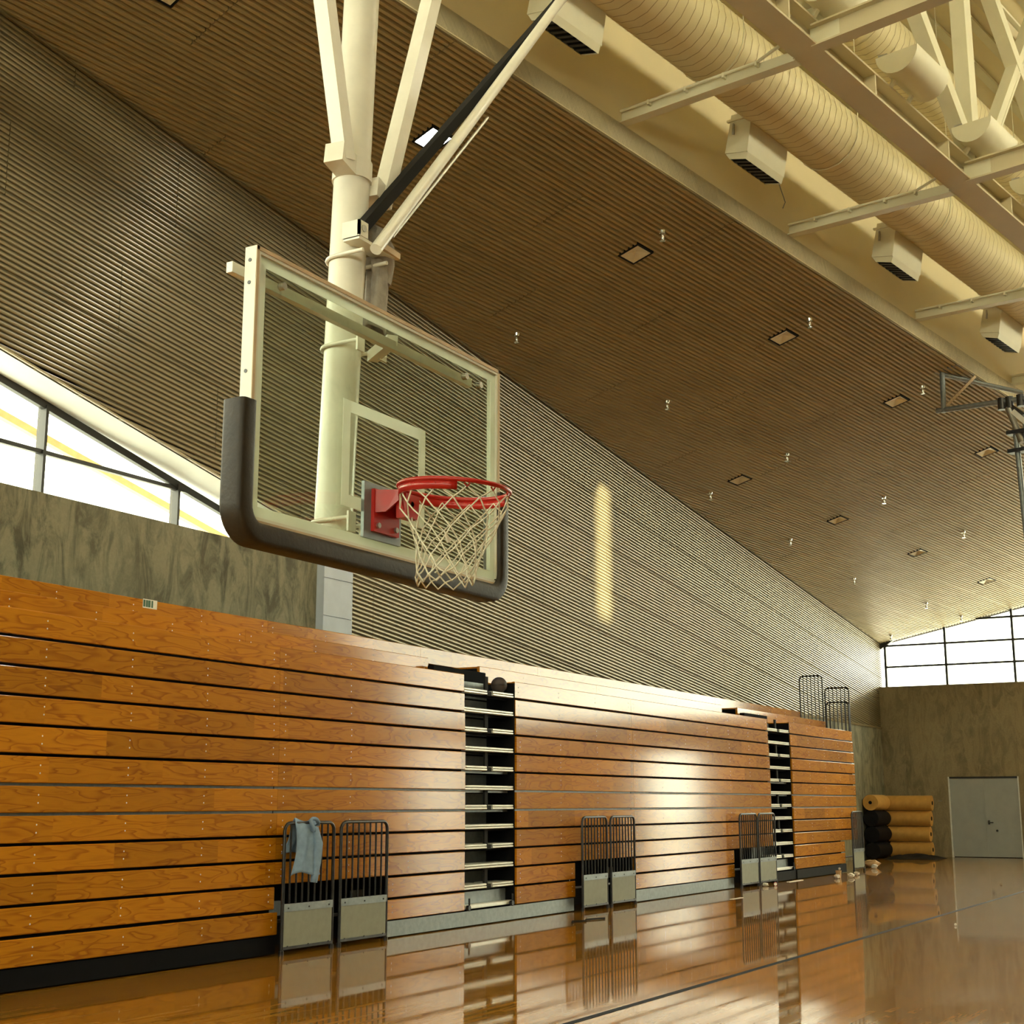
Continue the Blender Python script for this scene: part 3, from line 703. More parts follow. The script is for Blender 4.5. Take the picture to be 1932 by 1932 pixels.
# ------------------------------------------------------------------ far basket frame at the right edge
t = thing('folded_basket_frame', Wp(14.37, -0.3, -0.9), 'grey pipe frame of a folded basketball goal under the far ceiling', 'basket frame')
s = 14.37
MB().tube([Wp(s, -0.34, -0.06), Wp(s, -0.36, -0.86)], 0.05, 10).build('post', 'galvanised', t)
MB().tube([Wp(s, -0.50, -0.80), Wp(s, 3.2, -0.98)], 0.05, 10).build('lower_pipe', 'galvanised', t)
MB().tube([Wp(s, -0.34, -0.10), Wp(s + 2.0, 0.4, -0.05)], 0.045, 10).build('upper_pipe', 'galvanised', t)
MB().bar(Wp(s, -0.30, -0.74), Wp(s + 0.6, 0.05, -0.05), 0.05, 0.05).build('brace', 'tan_edge', t)
MB().bar(Wp(s, -0.5, -0.05), Wp(s, 0.0, 0.03), 0.2, 0.06).build('ceiling_plate', 'galvanised', t)
for a in (0.78, 0.93, 1.14): MB().tube([Wp(s - 0.0, a, -0.80), Wp(s, a, -1.02)], 0.075, 10).build('pipe_clamp', 'black_steel', t)
MB().tube([Wp(s, 0.90, -1.0), Wp(s, 1.0, -1.35), Wp(s, 1.12, -1.7)], [0.07, 0.06, 0.08], 8).build('hinge', 'steel', t)
MB().bar(Wp(s, 0.98, -1.0), Wp(s, 1.5, -1.5), 0.09, 0.07).build('hinge_arm', 'black_steel', t)
MB().bar(Wp(s - 0.1, 1.02, -1.12), Wp(s - 0.1, 1.75, -1.95), 0.05, 0.09).build('hinge_arm', 'aluminium', t)
MB().tube([Wp(s, 1.0, -1.35), Wp(s, 1.06, -3.5), Wp(s, 1.05, -4.0)], 0.05, 10).build('mast', 'galvanised', t)
MB().tube([Wp(s, 1.22, -1.2), Wp(s, 1.24, -4.0)], 0.075, 12).build('mast', 'galvanised', t)
for h in (-1.5, -1.85): MB().bar(Wp(s, 0.86, h), Wp(s, 1.34, h), 0.2, 0.07).build('mast_clamp', 'black_steel', t)

# ------------------------------------------------------------------ bleachers
ZB, RISE, YF = 0.187, 0.26, 10.0
def row_z(k): return (ZB + 0.024 + RISE * k, ZB + RISE * (k + 1) - 0.003)
def plank(parent, x0, x1, k, y, bolts=True):
    z0, z1 = row_z(k)
    p = MB().bbox((x0 + 0.002, y, z0), (x1 - 0.002, y + 0.045, z1), 0.007).build('plank', 'varnished_pine', parent)
    if not bolts: return p
    b = MB(); x = x0 + 0.10; L = x1 - x0; n = max(1, round((L - 0.2) / 1.08)); st = (L - 0.2) / n
    for j in range(n + 1):
        for zz in (z0 + 0.085, z0 + 0.155):
            c = (x0 + 0.1 + st * j, y, zz); q = 6
            vs = [(c[0] + 0.0085 * math.cos(2 * math.pi * e / q), y - 0.0005, c[2] + 0.0085 * math.sin(2 * math.pi * e / q)) for e in range(q)] + [(c[0], y - 0.004, c[2])]
            b.add(vs, [(e, (e + 1) % q, q) for e in range(q)])
    b.build('bolt_line', 'paper', p)['kind'] = 'stuff'
    return p
SEC = [  # x0, x1, notch, kick material, label
    (3.5, 12.35, None, 'dark_void', 'long folded wooden bleacher section at the left, black kickboard'),
    (12.35, 16.27, (12.40, 14.50), 'galvanised', 'folded wooden bleacher section behind the guards with the shirt, left of the first aisle'),
    (17.66, 21.60, (19.45, 21.55), 'galvanised', 'folded wooden bleacher section just right of the first aisle'),
    (21.60, 28.30, (26.10, 28.25), 'galvanised', 'folded wooden bleacher section between the second guards and the second aisle'),
    (29.70, 34.40, (33.30, 34.40), 'black_matte', 'last folded wooden bleacher section at the far end, right of the second aisle'),
]
for si, (x0, x1, notch, km, lab) in enumerate(SEC):
    t = thing('bleacher_section', ((x0 + x1) / 2, YF, 0), lab, 'bleachers', 'folded wooden bleachers along the left wall')
    if si == 4: MB().sphere((32.6, YF - 0.055, 0.11), 0.03, 10, 8).build('knob', 'paper', t)
    for k in range(12):
        a, b = x0, x1
        if notch and k < 2:
            if notch[0] - x0 > 0.3: plank(t, x0, notch[0], k, YF)
            if x1 - notch[1] > 0.3: plank(t, notch[1], x1, k, YF)
        elif k == 0 and si == 0: plank(t, x0, x1, k, YF - 0.05)
        else: plank(t, x0, x1, k, YF + (0.0 if k < 9 else 0.01 * (k - 8)))
    xe = {4: (x0 - 0.0, 34.42)}.get(si, (x0, x1))
    # stepped back top rows
    k12 = {0: (3.5, 12.5), 1: (12.5, 16.36), 2: (17.74, 21.6), 3: (21.6, 27.4), 4: (28.3, 34.4)}[si]
    k13 = {0: (3.5, 13.64), 1: (13.64, 17.1), 2: (17.1, 20.65), 3: (20.65, 28.6), 4: (28.6, 34.4)}[si]
    plank(t, k12[0], k12[1], 12, 10.67); plank(t, k13[0], k13[1], 13, 11.29)
    # seat tops of the open rows
    zt12 = row_z(11)[1]; zt13 = row_z(12)[1]
    u = MB()
    u.box((x0 + 0.004, YF + 0.12, 0.72), (x1 - 0.004, 10.60, zt12 - 0.03))
    u.box((k12[0] + 0.003, 10.73, 0.72), (k12[1] - 0.003, 11.25, zt13 - 0.03)); u.box((k13[0] + 0.003, 11.36, 0.3), (k13[1] - 0.003, 11.82, row_z(13)[1] - 0.03))
    if notch:
        if notch[0] - x0 > 0.3: u.box((x0 + 0.004, YF + 0.1, 0.0), (notch[0], 10.60, 0.74))
        if x1 - notch[1] > 0.3: u.box((notch[1], YF + 0.1, 0.0), (x1 - 0.004, 10.60, 0.74))
        u.box((notch[0] - 0.1, 10.62, 0), (notch[1] + 0.1, 10.66, 0.74))
    else: u.box((x0 + 0.004, YF + 0.1, 0.0), (x1 - 0.004, 10.60, 0.74))
    u.build('understructure', 'dark_void', t)
    kp = []
    if notch:
        if notch[0] - x0 > 0.3: kp.append((x0, notch[0] - 0.05))
        if x1 - notch[1] > 0.3: kp.append((notch[1], x1))
    else: kp.append((x0, x1))
    for a, b in kp:
        kb = MB().box((a, YF + 0.0 if km == 'galvanised' else YF - 0.03, 0.015), (b, YF + 0.03, ZB + 0.01)).build('kickboard', km, t)
    for a, b in ((x0, x1),):
        MB().box((a + 0.01, YF + 0.045, zt12 - 0.03), (b - 0.01, 10.66, zt12 - 0.005)).build('seat_deck', 'varnished_pine', t)
        MB().box((k12[0] + 0.01, 10.715, zt13 - 0.03), (k12[1] - 0.01, 11.28, zt13 - 0.005)).build('seat_deck', 'varnished_pine', t)
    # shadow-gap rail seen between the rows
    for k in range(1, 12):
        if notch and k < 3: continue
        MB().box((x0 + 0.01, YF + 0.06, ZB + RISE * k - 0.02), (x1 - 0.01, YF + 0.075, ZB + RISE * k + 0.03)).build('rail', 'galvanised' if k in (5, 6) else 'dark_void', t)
    if notch:
        MB().box((notch[0], 10.35, 0.36), (notch[0] + 0.5, 10.38, 0.52)).build('cross_rail', 'galvanised', t)
        MB().box((notch[1] - 0.25, 10.35, 0.40), (notch[1] - 0.02, 10.38, 0.56)).build('cross_rail', 'galvanised', t)
        MB().tube([(notch[0], 10.12, 0.33), (notch[1], 10.12, 0.33)], 0.02, 6).build('cross_bar', 'black_steel', t)
AIS = [(16.27, 17.66, 'first aisle of white step edges between the wooden bleachers, a ball lying at its top'),
       (28.30, 29.70, 'second aisle of white step edges, narrow, towards the far end of the bleachers')]
for ai, (x0, x1, lab) in enumerate(AIS):
    t = thing('bleacher_aisle', ((x0 + x1) / 2, YF + 0.1, 0), lab, 'bleacher aisle', 'aisles with white step edges between bleacher sections')
    y = YF + 0.03
    for k in range(1, 12):
        z = ZB + 0.02 + RISE * k
        segs = [(x0 + 0.01, x1 - 0.04)] if k % 2 == 0 else [(x0 + 0.01, x0 + 0.62), (x0 + 0.78, x1 - 0.04)]
        for a, b in segs:
            st = MB().bbox((a, y, z), (b, y + 0.08, z + 0.028), 0.008); st.bbox((a, y + 0.004, z + 0.034), (b, y + 0.30, z + 0.062), 0.008)
            st.build('step_edge', 'aluminium', t)
        if k % 2: MB().box((x0 + 0.64, y + 0.02, z - 0.01), (x0 + 0.76, y + 0.10, z + 0.05)).box((x0 + 0.66, y + 0.06, z + 0.05), (x0 + 0.74, y + 0.09, z + 0.26)).build('bracket', 'black_matte', t)
        MB().box((x0 + 0.005, 10.48, z - 0.02), (x1 - 0.03, 10.50, z + 0.215)).build('riser', 'galvanised', t)
        MB().box((x0 + 0.005, y + 0.10, z - 0.035), (x1 - 0.01, y + 0.14, z - 0.005)).build('rail', 'galvanised' if k in (5, 6, 7) else 'dark_void', t)
    MB().box((x0, 10.52, 0), (x1, 10.62, 3.45)).build('back', 'dark_void', t)
    MB().box((x1 - 0.035, y, 0.2), (x1 - 0.004, 10.52, 3.28)).build('side_panel', 'dark_void', t)
    MB().box((x0, YF, 0.015), (x1, YF + 0.03, ZB + 0.01)).build('kickboard', 'galvanised' if ai == 0 else 'black_matte', t)
    z = ZB + 0.02
    MB().box((x0 + 0.02, y + 0.12, z + 0.06), (x1 - 0.06, y + 0.14, z + 0.22)).build('riser', 'galvanised', t)
    MB().bbox((x0 + 0.02, y, z + 0.01), (x1 - 0.05, y + 0.1, z + 0.065), 0.008).build('step_edge', 'aluminium', t)
    for xx in (x0 + 0.12, x1 - 0.12):
        MB().tube([(xx, y - 0.03, z - 0.01), (xx, y - 0.03, z + 0.15)], 0.015, 6).tube([(xx - 0.02, y - 0.05, z + 0.03), (xx - 0.02, y - 0.01, z + 0.03)], 0.035, 10).build('caster', 'black_steel', t)
    # metal foot planks of the open top rows over the aisle
    MB().box((x0 + 0.05, 10.9, 3.34), (x1 + 0.05, 10.93, 3.46)).build('foot_plank', 'aluminium', t)
    MB().box((x0 + 0.6, 10.62, 3.28), (x1 + 0.03, 10.65, 3.33)).build('foot_plank', 'galvanised', t)
    MB().box((x0 + 0.05, 11.28, 3.0), (x1 + 0.05, 11.3, 3.56)).build('back', 'dark_void', t)
# ball at the top of the first aisle, resting on the top step edge
bt = thing('ball', (17.50, 10.2, ZB + 0.082 + RISE * 11), 'dark ball resting at the top of the first aisle', 'ball')
MB().sphere((17.50, 10.2, ZB + 0.082 + RISE * 11 + 0.118), 0.118, 20, 14).build('shell', 'ball_dark', bt)
MB().tube([(17.50 + 0.119 * math.cos(a), 10.2 + 0.119 * math.sin(a), ZB + 0.082 + RISE * 11 + 0.118) for a in [2 * math.pi * k / 24 for k in range(24)]], 0.003, 5, closed=True).build('seam', 'black_matte', bt)
stk = thing('sticker', (11.58, 11.288, 3.75), 'small white and green sticker on the top left bleacher board', 'sticker')
MB().box((11.47, 11.284, 3.73), (11.69, 11.289, 3.83)).build('sheet', 'sticker_white', stk)
mb = MB()
for a, b in ((11.475, 11.505), (11.515, 11.545), (11.55, 11.585), (11.60, 11.625)): mb.box((a, 11.282, 3.742), (b, 11.284, 3.82))
mb.build('print', 'sticker_green', stk)

# ------------------------------------------------------------------ guard rails in front of the bleachers
def guard(x0, x1, y, label, zt=1.38, org=None, swap=None, zb=0.0, plate=True, group='guard panels standing before the bleachers', nb=7):
    """swap: build along y at fixed x instead (end rails)"""
    T = (lambda a, b, c: (a, y + b, c)) if swap is None else (lambda a, b, c: (swap + b, a, c))
    t = thing('guard_rail', T((x0 + x1) / 2, 0, zb), label, 'guard rail', group)
    r = 0.09; L, Rr = x0 + 0.02, x1 - 0.02
    ax = Vector(T(1, 0, 0)) - Vector(T(0, 0, 0))
    path = [T(L, 0, zb)] + [tuple(p) for p in arc(T(L + r, 0, zt - r), r, math.pi, math.pi / 2, 5, ax)] + [tuple(p) for p in arc(T(Rr - r, 0, zt - r), r, math.pi / 2, 0, 5, ax)] + [T(Rr, 0, zb)]
    MB().tube(path, 0.019, 8).build('frame', 'black_steel', t)
    zlo = zb + 0.52 if plate else zb + 0.02
    for j in range(nb):
        x = L + (Rr - L) * (j + 1) / (nb + 1)
        MB().tube([T(x, 0, zlo), T(x, 0, zt - 0.01)], 0.012, 6).build('bar', 'black_steel', t)
    if plate:
        a, b = sorted((T(L, -0.012, zb + 0.08), T(Rr, 0.004, zb + 0.46)))
        MB().box(T(L + 0.02, -0.012, zb + 0.09), T(Rr - 0.02, 0.004, zb + 0.45)).build('panel', 'guard_panel', t)
        MB().box(T(L + 0.01, -0.018, zb + 0.45), T(Rr - 0.01, 0.008, zb + 0.53)).build('strip', 'galvanised', t)
        MB().box(T(L + 0.01, -0.018, zb + 0.06), T(Rr - 0.01, 0.008, zb + 0.09)).build('strip', 'black_steel', t)
        for x in (L, Rr): MB().tube([T(x, 0.0, 0.0), T(x, 0.0, 0.05)], 0.028, 8).build('foot', 'black_steel', t)
        for zz in (0.47, 0.075):
            for e in range(3):
                x = L + 0.08 + (Rr - L - 0.16) * e / 2
                MB().tube([T(x, -0.018, zb + zz + 0.015), T(x, -0.024, zb + zz + 0.015)], 0.010, 6).build('rivet', 'black_steel', t)
    return t
YGD = 9.86
guard(12.30, 13.22, YGD, 'black guard rail panel with a blue shirt hung over its top')
guard(13.32, 14.28, YGD, 'black guard rail panel right next to the one with the shirt')
guard(19.40, 20.28, YGD, 'black barred guard panel, left of the pair after the first aisle')
guard(20.38, 21.30, YGD, 'black barred guard panel, right of the pair after the first aisle')
guard(26.05, 27.02, YGD, 'dark guard panel, left of the pair beside the second aisle')
guard(27.08, 28.07, YGD, 'dark guard panel, right of the pair beside the second aisle')
guard(33.45, 34.35, YGD, 'dark guard panel at the far end of the bleachers')
eg = 'end rails on top of the bleachers'
guard(10.68, 11.30, 0, 'tallest barred end rail on top of the far bleacher end', 4.70, None, 34.34, 3.56, False, eg, 5)
guard(10.02, 10.66, 0, 'lower barred end rail at the far bleacher end', 4.38, None, 34.34, 3.30, False, eg, 5)
guard(10.02, 10.62, 0, 'lowest barred end rail in front at the far bleacher end', 4.02, None, 34.26, 3.30, False, eg, 5)

# shirt draped over the first guard
def shirt():
    mb = MB(); cx = 12.66; nu, nv = 18, 20; vs = []
    for side in (0, 1):
        for j in range(nv + 1):
            f = j / nv
            for i in range(nu + 1):
                u = i / nu - 0.5
                wdt = 0.30 + 0.20 * f
                drop = (0.58 if side == 0 else 0.36) * f * (1.0 - 0.04 * math.cos(6 * u + 1))
                fold = 0.016 * math.sin(14 * u + 1.5 * f + side) * min(1, 0.25 + f)
                x = cx + u * wdt + 0.03 * math.sin(5 * f + 3 * u) - 0.03 * f
                ysh = -0.028 - 0.03 * f if side == 0 else 0.028 + 0.02 * f
                vs.append((x, YGD + ysh * min(1, 5 * f + 0.0) + fold - (0.01 if side == 0 else -0.02) * f, 1.415 - 0.02 * math.cos(6 * u) * (1 - f) - drop))
    fs = []; W_ = nu + 1; off = (nv + 1) * W_
    for side in (0, 1):
        for j in range(nv):
            for i in range(nu):
                a = side * off + j * W_ + i; fs.append((a, a + 1, a + W_ + 1, a + W_))
    mb.add(vs, fs, 0, True)
    t = thing('shirt', (cx, YGD, 0.8), 'crumpled blue-grey shirt hanging over a black guard rail', 'shirt')
    o = mb.build('body', 'shirt_cloth', t); md = o.modifiers.new('thick', 'SOLIDIFY'); md.thickness = 0.006
    c = MB(); pts = [(cx + 0.09 + 0.085 * math.cos(a) * (1 - 0.1 * k), YGD - 0.055 - 0.015 * math.sin(2 * a), 1.36 + 0.065 * math.sin(a)) for k, a in enumerate([2 * math.pi * q / 14 for q in range(14)])]
    c.tube(pts, 0.022, 8, closed=True); c.build('collar', 'shirt_cloth', t)
    c = MB(); c.tube([(cx + 0.13, YGD - 0.05, 1.33), (cx + 0.15, YGD - 0.085, 1.15), (cx + 0.13, YGD - 0.08, 0.95), (cx + 0.10, YGD - 0.07, 0.74)], [0.035, 0.05, 0.05, 0.04], 10); c.build('sleeve', 'shirt_cloth', t)
shirt()

# ------------------------------------------------------------------ basketball goal
YB = 3.33; XB0, XB1, ZB0, ZB1 = 3.88, 5.713, 2.602, 3.675
goal = thing('basketball_goal', (5.03, 3.75, 2.6), 'basketball goal with glass backboard, red rim and white net on a hanging mast', 'basketball goal')
fr = MB(); D_ = 0.055; T_ = 0.028
for a, b in (((XB0, YB, ZB0), (XB0 + T_, YB + D_, ZB1)), ((XB1 - T_, YB, ZB0), (XB1, YB + D_, ZB1)), ((XB0 + T_, YB, ZB1 - T_), (XB1 - T_, YB + D_, ZB1)), ((XB0 + T_, YB, ZB0), (XB1 - T_, YB + D_, ZB0 + T_))): fr.box(a, b)
board = fr.build('backboard', 'white_frame', goal)
gl = MB(); y = YB + 0.012; gl.box((XB0 + T_, y, ZB0 + T_), (XB1 - T_, y + 0.012, ZB1 - T_)); gl.build('glass', 'board_glass', board)
tn = MB(); q = 0.010
for a, b in (((XB0 + 0.001, YB - 0.003, ZB0 + 0.0), (XB0 + q + 0.006, YB, ZB1)), ((XB1 - q - 0.006, YB - 0.003, ZB0), (XB1 - 0.001, YB, ZB1)), ((XB0, YB - 0.003, ZB1 - 0.016), (XB1, YB, ZB1)), ((XB0, YB - 0.003, ZB0), (XB1, YB, ZB0 + 0.016))): tn.box(a, b)
tn.build('edge_strip', 'tan_edge', board)
bd = MB(); yy = YB + 0.010; bw = 0.042
for a, b in (((XB0 + T_, yy, ZB0 + T_), (XB0 + T_ + bw, yy + 0.002, ZB1 - T_)), ((XB1 - T_ - bw, yy, ZB0 + T_), (XB1 - T_, yy + 0.002, ZB1 - T_)), ((XB0 + T_ + bw, yy, ZB1 - T_ - bw), (XB1 - T_ - bw, yy + 0.002, ZB1 - T_)), ((XB0 + T_ + bw, yy, ZB0 + T_), (XB1 - T_ - bw, yy + 0.002, ZB0 + T_ + bw))): bd.box(a, b)
bd.build('white_border', 'white_print', board)
sq = MB(); a0, a1, c0, c1, ww = 4.465, 5.075, 2.775, 3.222, 0.05
for a, b in (((a0, yy, c0), (a0 + ww, yy + 0.002, c1)), ((a1 - ww, yy, c0), (a1, yy + 0.002, c1)), ((a0 + ww, yy, c1 - ww), (a1 - ww, yy + 0.002, c1)), ((a0 + ww, yy, c0), (a1 - ww, yy + 0.002, c0 + ww))): sq.box(a, b)
sq.build('target_square', 'white_print', board)
for zz in (3.62, 3.53, 3.18): MB().tube([(XB0 - 0.002, YB + 0.03, zz), (XB0 + 0.01, YB + 0.03, zz)], 0.008, 8).build('bolt', 'black_steel', board)
# padding: swept rounded section along the lower sides and the bottom
def pad():
    xl, xr, zb, zt, rr = XB0 - 0.022, XB1 + 0.022, ZB0 - 0.035, 3.06, 0.10
    path = [(xl, zt)] + [(xl + rr + rr * math.cos(a), zb + rr + rr * math.sin(a)) for a in [math.pi + math.pi / 2 * k / 8 for k in range(9)]]
    path += [(xr - rr + rr * math.cos(a), zb + rr + rr * math.sin(a)) for a in [1.5 * math.pi + math.pi / 2 * k / 8 for k in range(9)]] + [(xr, zt)]
    sec = []; hw, y0, y1, cr = 0.042, YB - 0.022, YB + 0.085, 0.02
    for cx_, cy_, a0_ in ((hw - cr, y1 - cr, 0), (-hw + cr, y1 - cr, math.pi / 2), (-hw + cr, y0 + cr, math.pi), (hw - cr, y0 + cr, 1.5 * math.pi)):
        sec += [(cx_ + cr * math.cos(a0_ + math.pi / 2 * k / 3), cy_ + cr * math.sin(a0_ + math.pi / 2 * k / 3)) for k in range(4)]
    mb = MB(); vs = []; n = len(sec); N = len(path)
    for i, (x, z) in enumerate(path):
        p0 = path[max(0, i - 1)]; p1 = path[min(N - 1, i + 1)]; tx, tz = p1[0] - p0[0], p1[1] - p0[1]; l = math.hypot(tx, tz); nx, nz = -tz / l, tx / l
        vs += [(x + nx * u, v, z + nz * u) for u, v in sec]
    fs = [(i * n + k, i * n + (k + 1) % n, (i + 1) * n + (k + 1) % n, (i + 1) * n + k) for i in range(N - 1) for k in range(n)]
    mb.add(vs, fs, 0, True); mb.add(vs[:n], [tuple(range(n))]); mb.add(vs[-n:], [tuple(range(n - 1, -1, -1))])
    return mb.build('padding', 'pad_vinyl', board)
pad()
MB().box((3.85, YB + 0.09, 3.575), (5.60, YB + 0.12, 3.617)).build('rear_rail', 'white_enamel', board)
for x, z in ((4.06, 3.57), (5.55, 3.56), (5.42, 3.57)): MB().tube([(x, YB + 0.005, z), (x, YB + 0.03, z)], 0.016, 8).build('bolt', 'steel', board)
# mast
def mast_x(z): return 5.055 + 0.0446 * (z - 4.1)
YM = 3.78
MB().tube([(mast_x(z) , YM, z) for z in (2.72, 4, 6, 8, 10, 12.6)], 0.087, 24).build('mast', 'white_enamel', goal)
cz = 4.56
MB().tube([(mast_x(cz - 0.04), YM, cz - 0.05), (mast_x(cz + 0.04), YM, cz + 0.05)], 0.096, 24).build('collar', 'white_enamel', goal)
MB().bar((mast_x(cz) - 0.20, YM - 0.04, cz + 0.02), (mast_x(cz) - 0.06, YM - 0.02, cz + 0.0), 0.10, 0.10).build('collar_lug', 'white_enamel', goal)
MB().bar((mast_x(cz) + 0.06, YM - 0.06, cz - 0.06), (mast_x(cz) + 0.20, YM - 0.04, cz - 0.08), 0.09, 0.10).build('collar_lug', 'white_enamel', goal)
MB().bar((4.945, YM - 0.05, 4.56), (4.945 - 1.75, YM - 0.05, 4.56 + 6.9), 0.075, 0.075, (0, 1, 0)).build('brace', 'white_enamel', goal)
MB().bar((5.235, YM - 0.06, 4.44), (5.235 + 2.2, YM - 0.06, 4.44 + 7.0), 0.075, 0.075, (0, 1, 0)).build('brace', 'white_enamel', goal)
# clamp carrying the slanting pipe and the black actuator tube
bx = mast_x(4.2)
MB().box((bx - 0.12, YM - 0.15, 4.17), (bx - 0.05, YM - 0.138, 4.245)).box((bx - 0.12, YM - 0.15, 4.15), (bx + 0.17, YM - 0.06, 4.165)).box((bx - 0.12, YM - 0.15, 4.16), (bx - 0.108, YM - 0.05, 4.245)).build('bracket', 'white_enamel', goal)
MB().bar((bx + 0.03, YM - 0.14, 4.17), (bx + 0.20, YM - 0.13, 4.17), 0.06, 0.03).build('bracket', 'tan_edge', goal)
MB().tube([(bx - 0.085, YM - 0.155, 4.21), (bx - 0.085, YM - 0.13, 4.21)], 0.018, 8).build('bolt', 'steel', goal)
MB().tube([(5.03, 3.60, 4.12), (6.92, 3.60, 6.419), (9.0, 3.60, 8.95)], 0.029, 14).build('slanting_pipe', 'white_enamel', goal)
MB().bar((4.965, 3.66, 4.19), (9.18, 3.66, 8.905), 0.05, 0.05, (0, 1, 0)).build('actuator_tube', 'black_matte', goal)
MB().tube([(bx + 0.12, YM - 0.17, 4.24), (bx + 1.0, YM - 0.17, 5.25)], 0.008, 5).build('cable', 'steel', goal)
def ubolt(z, r=0.096):
    c = Vector((mast_x(z), YM, z)); p = [c + Vector((-r, -0.16, 0.0))] + [c + Vector((r * math.cos(a), r * math.sin(a), 0.0)) for a in [math.pi - math.pi * k / 10 for k in range(11)]] + [c + Vector((r, -0.16, 0))]
    MB().tube(p, 0.010, 8).build('u_bolt', 'white_enamel', goal)
for z in (4.10, 3.66, 2.83): ubolt(z)
for z in (3.64, 2.80):
    MB().box((mast_x(z) - 0.115, YM - 0.17, z - 0.035), (mast_x(z) - 0.06, YM - 0.16, z + 0.055)).box((mast_x(z) + 0.06, YM - 0.17, z - 0.035), (mast_x(z) + 0.115, YM - 0.16, z + 0.055)).build('bracket', 'white_enamel', goal)
    MB().bar((mast_x(z) + 0.1, YM - 0.1, z), (mast_x(z) - 0.1, YB + 0.1, z - 0.02), 0.05, 0.05).build('stub_arm', 'white_enamel', goal)
# rim
RC = Vector((4.755, 2.985, 2.855)); RT = R(4.0)
def rp(a, r=0.2285, dz=0.0):
    x, yy_ = r * math.cos(a), r * math.sin(a)
    return RC + Vector((x, yy_ * math.cos(RT) - dz * 0, yy_ * math.sin(RT) + dz))
MB().tube([rp(2 * math.pi * k / 48) for k in range(48)], 0.0095, 10, closed=True).build('rim', 'red_enamel', goal)
bnd = MB(); vs = []; fs = []; N = 28
for k in range(N + 1):
    a = R(-35) + R(250) * k / N
    hgt = 0.036 + 0.0 * k
    vs += [rp(a, 0.231, -0.006), rp(a, 0.229, -0.006 - hgt)]
    if k: j = 2 * k; fs.append((j - 2, j - 1, j + 1, j))
bnd.add(vs, fs, 0, True); o = bnd.build('rim_band', 'red_enamel', goal); md = o.modifiers.new('thick', 'SOLIDIFY'); md.thickness = 0.006
for k in range(12):
    a = R(15 + 30 * k)
    MB().tube([rp(a + 0.05, 0.228, -0.012), rp(a, 0.226, -0.026), rp(a - 0.05, 0.228, -0.012)], 0.0035, 5).build('net_hook', 'red_enamel', goal)
mp = MB(); px = 4.742
mp.box((4.60, YB - 0.006, 2.665), (4.87, YB + 0.009, 2.90)); mp.build('backing_plate', 'galvanised', goal)
mp = MB(); mp.box((px - 0.092, YB - 0.022, 2.695), (px + 0.092, YB - 0.006, 2.875)); mp.build('mount_plate', 'red_enamel', goal)
yb_ = YB - 0.022; yr_ = RC.y + 0.225
hd = MB()
hd.prism([(px - 0.085, yb_, 2.87), (px + 0.085, yb_, 2.87), (px + 0.06, yr_, 2.86), (px - 0.06, yr_, 2.86)], (0, 0, -0.012))
for sgn_ in (-1, 1): hd.prism([(px + sgn_ * 0.085, yb_, 2.87), (px + sgn_ * 0.06, yr_, 2.865), (px + sgn_ * 0.06, yr_, 2.82), (px + sgn_ * 0.075, yb_ - 0.045, 2.775), (px + sgn_ * 0.085, yb_, 2.775)], (0.010 * -sgn_, 0, 0))
hd.prism([(px - 0.06, yr_, 2.86), (px + 0.06, yr_, 2.86), (px + 0.05, yr_ - 0.02, 2.78), (px - 0.05, yr_ - 0.02, 2.78)], (0, 0.012, 0))
hd.prism([(px - 0.05, yr_ - 0.03, 2.85), (px + 0.05, yr_ - 0.03, 2.85), (px + 0.045, yr_ - 0.03, 2.75), (px - 0.045, yr_ - 0.03, 2.75)], (0, 0.05, 0))
hd.build('rim_bracket', 'red_enamel', goal)
for sx in (-0.065, 0.065): MB().tube([(px + sx, yb_ - 0.01, 2.722), (px + sx, yb_ + 0.002, 2.722)], 0.012, 8).build('bolt', 'steel', goal)
MB().tube([(px, yr_ - 0.012, 2.81), (px, yr_ - 0.03, 2.81)], 0.012, 8).build('bolt', 'steel', goal)
# net
net = MB(); rings = [(0.225, -0.022), (0.215, -0.075), (0.188, -0.135), (0.162, -0.19), (0.140, -0.245), (0.126, -0.295), (0.120, -0.345), (0.118, -0.385)]
rnd = random.Random(3); jit = {}
def npt(lv, idx):
    lv_r, dz = rings[lv]; key = (lv, idx % 24)
    if key not in jit: jit[key] = (rnd.uniform(-0.007, 0.007), rnd.uniform(-0.008, 0.008), rnd.uniform(-0.004, 0.004)) if lv > 0 else (0, 0, 0)
    j = jit[key]; a = R(15) * idx + R(15)
    base = rp(a, lv_r, 0); c = 0.2 + 0.8 * (1 - min(1, lv / 4))
    return Vector((RC.x + lv_r * math.cos(a) - 0.012 * max(0, lv - 2) + j[0], RC.y + lv_r * math.sin(a) + j[1], (base.z if lv == 0 else RC.z) + dz + j[2] + (0.012 if idx % 2 else -0.012) * (1 if lv == 7 else 0)))
for st in range(12):
    for sg in (1, -1):
        pts = [npt(l, 2 * st + sg * l) for l in range(8)]
        fine = []
        for a_, b_ in zip(pts[:-1], pts[1:]): fine += [a_, (a_ + b_) / 2 + Vector((rnd.uniform(-.002, .002), rnd.uniform(-.002, .002), -0.003))]
        net.tube(fine + [pts[-1]], 0.0032, 5)
for st in range(12):
    a_, b_ = npt(7, 2 * st + 7), npt(7, 2 * st + 9)
    net.tube([a_, (a_ + b_) / 2 + Vector((0, 0, -0.03)), b_], 0.0035, 5)
e_ = npt(7, 13); net.tube([e_, e_ + Vector((-0.03, 0, -0.02)), e_ + Vector((-0.045, 0.01, -0.005)), e_ + Vector((-0.07, 0.0, -0.012))], 0.0035, 5)
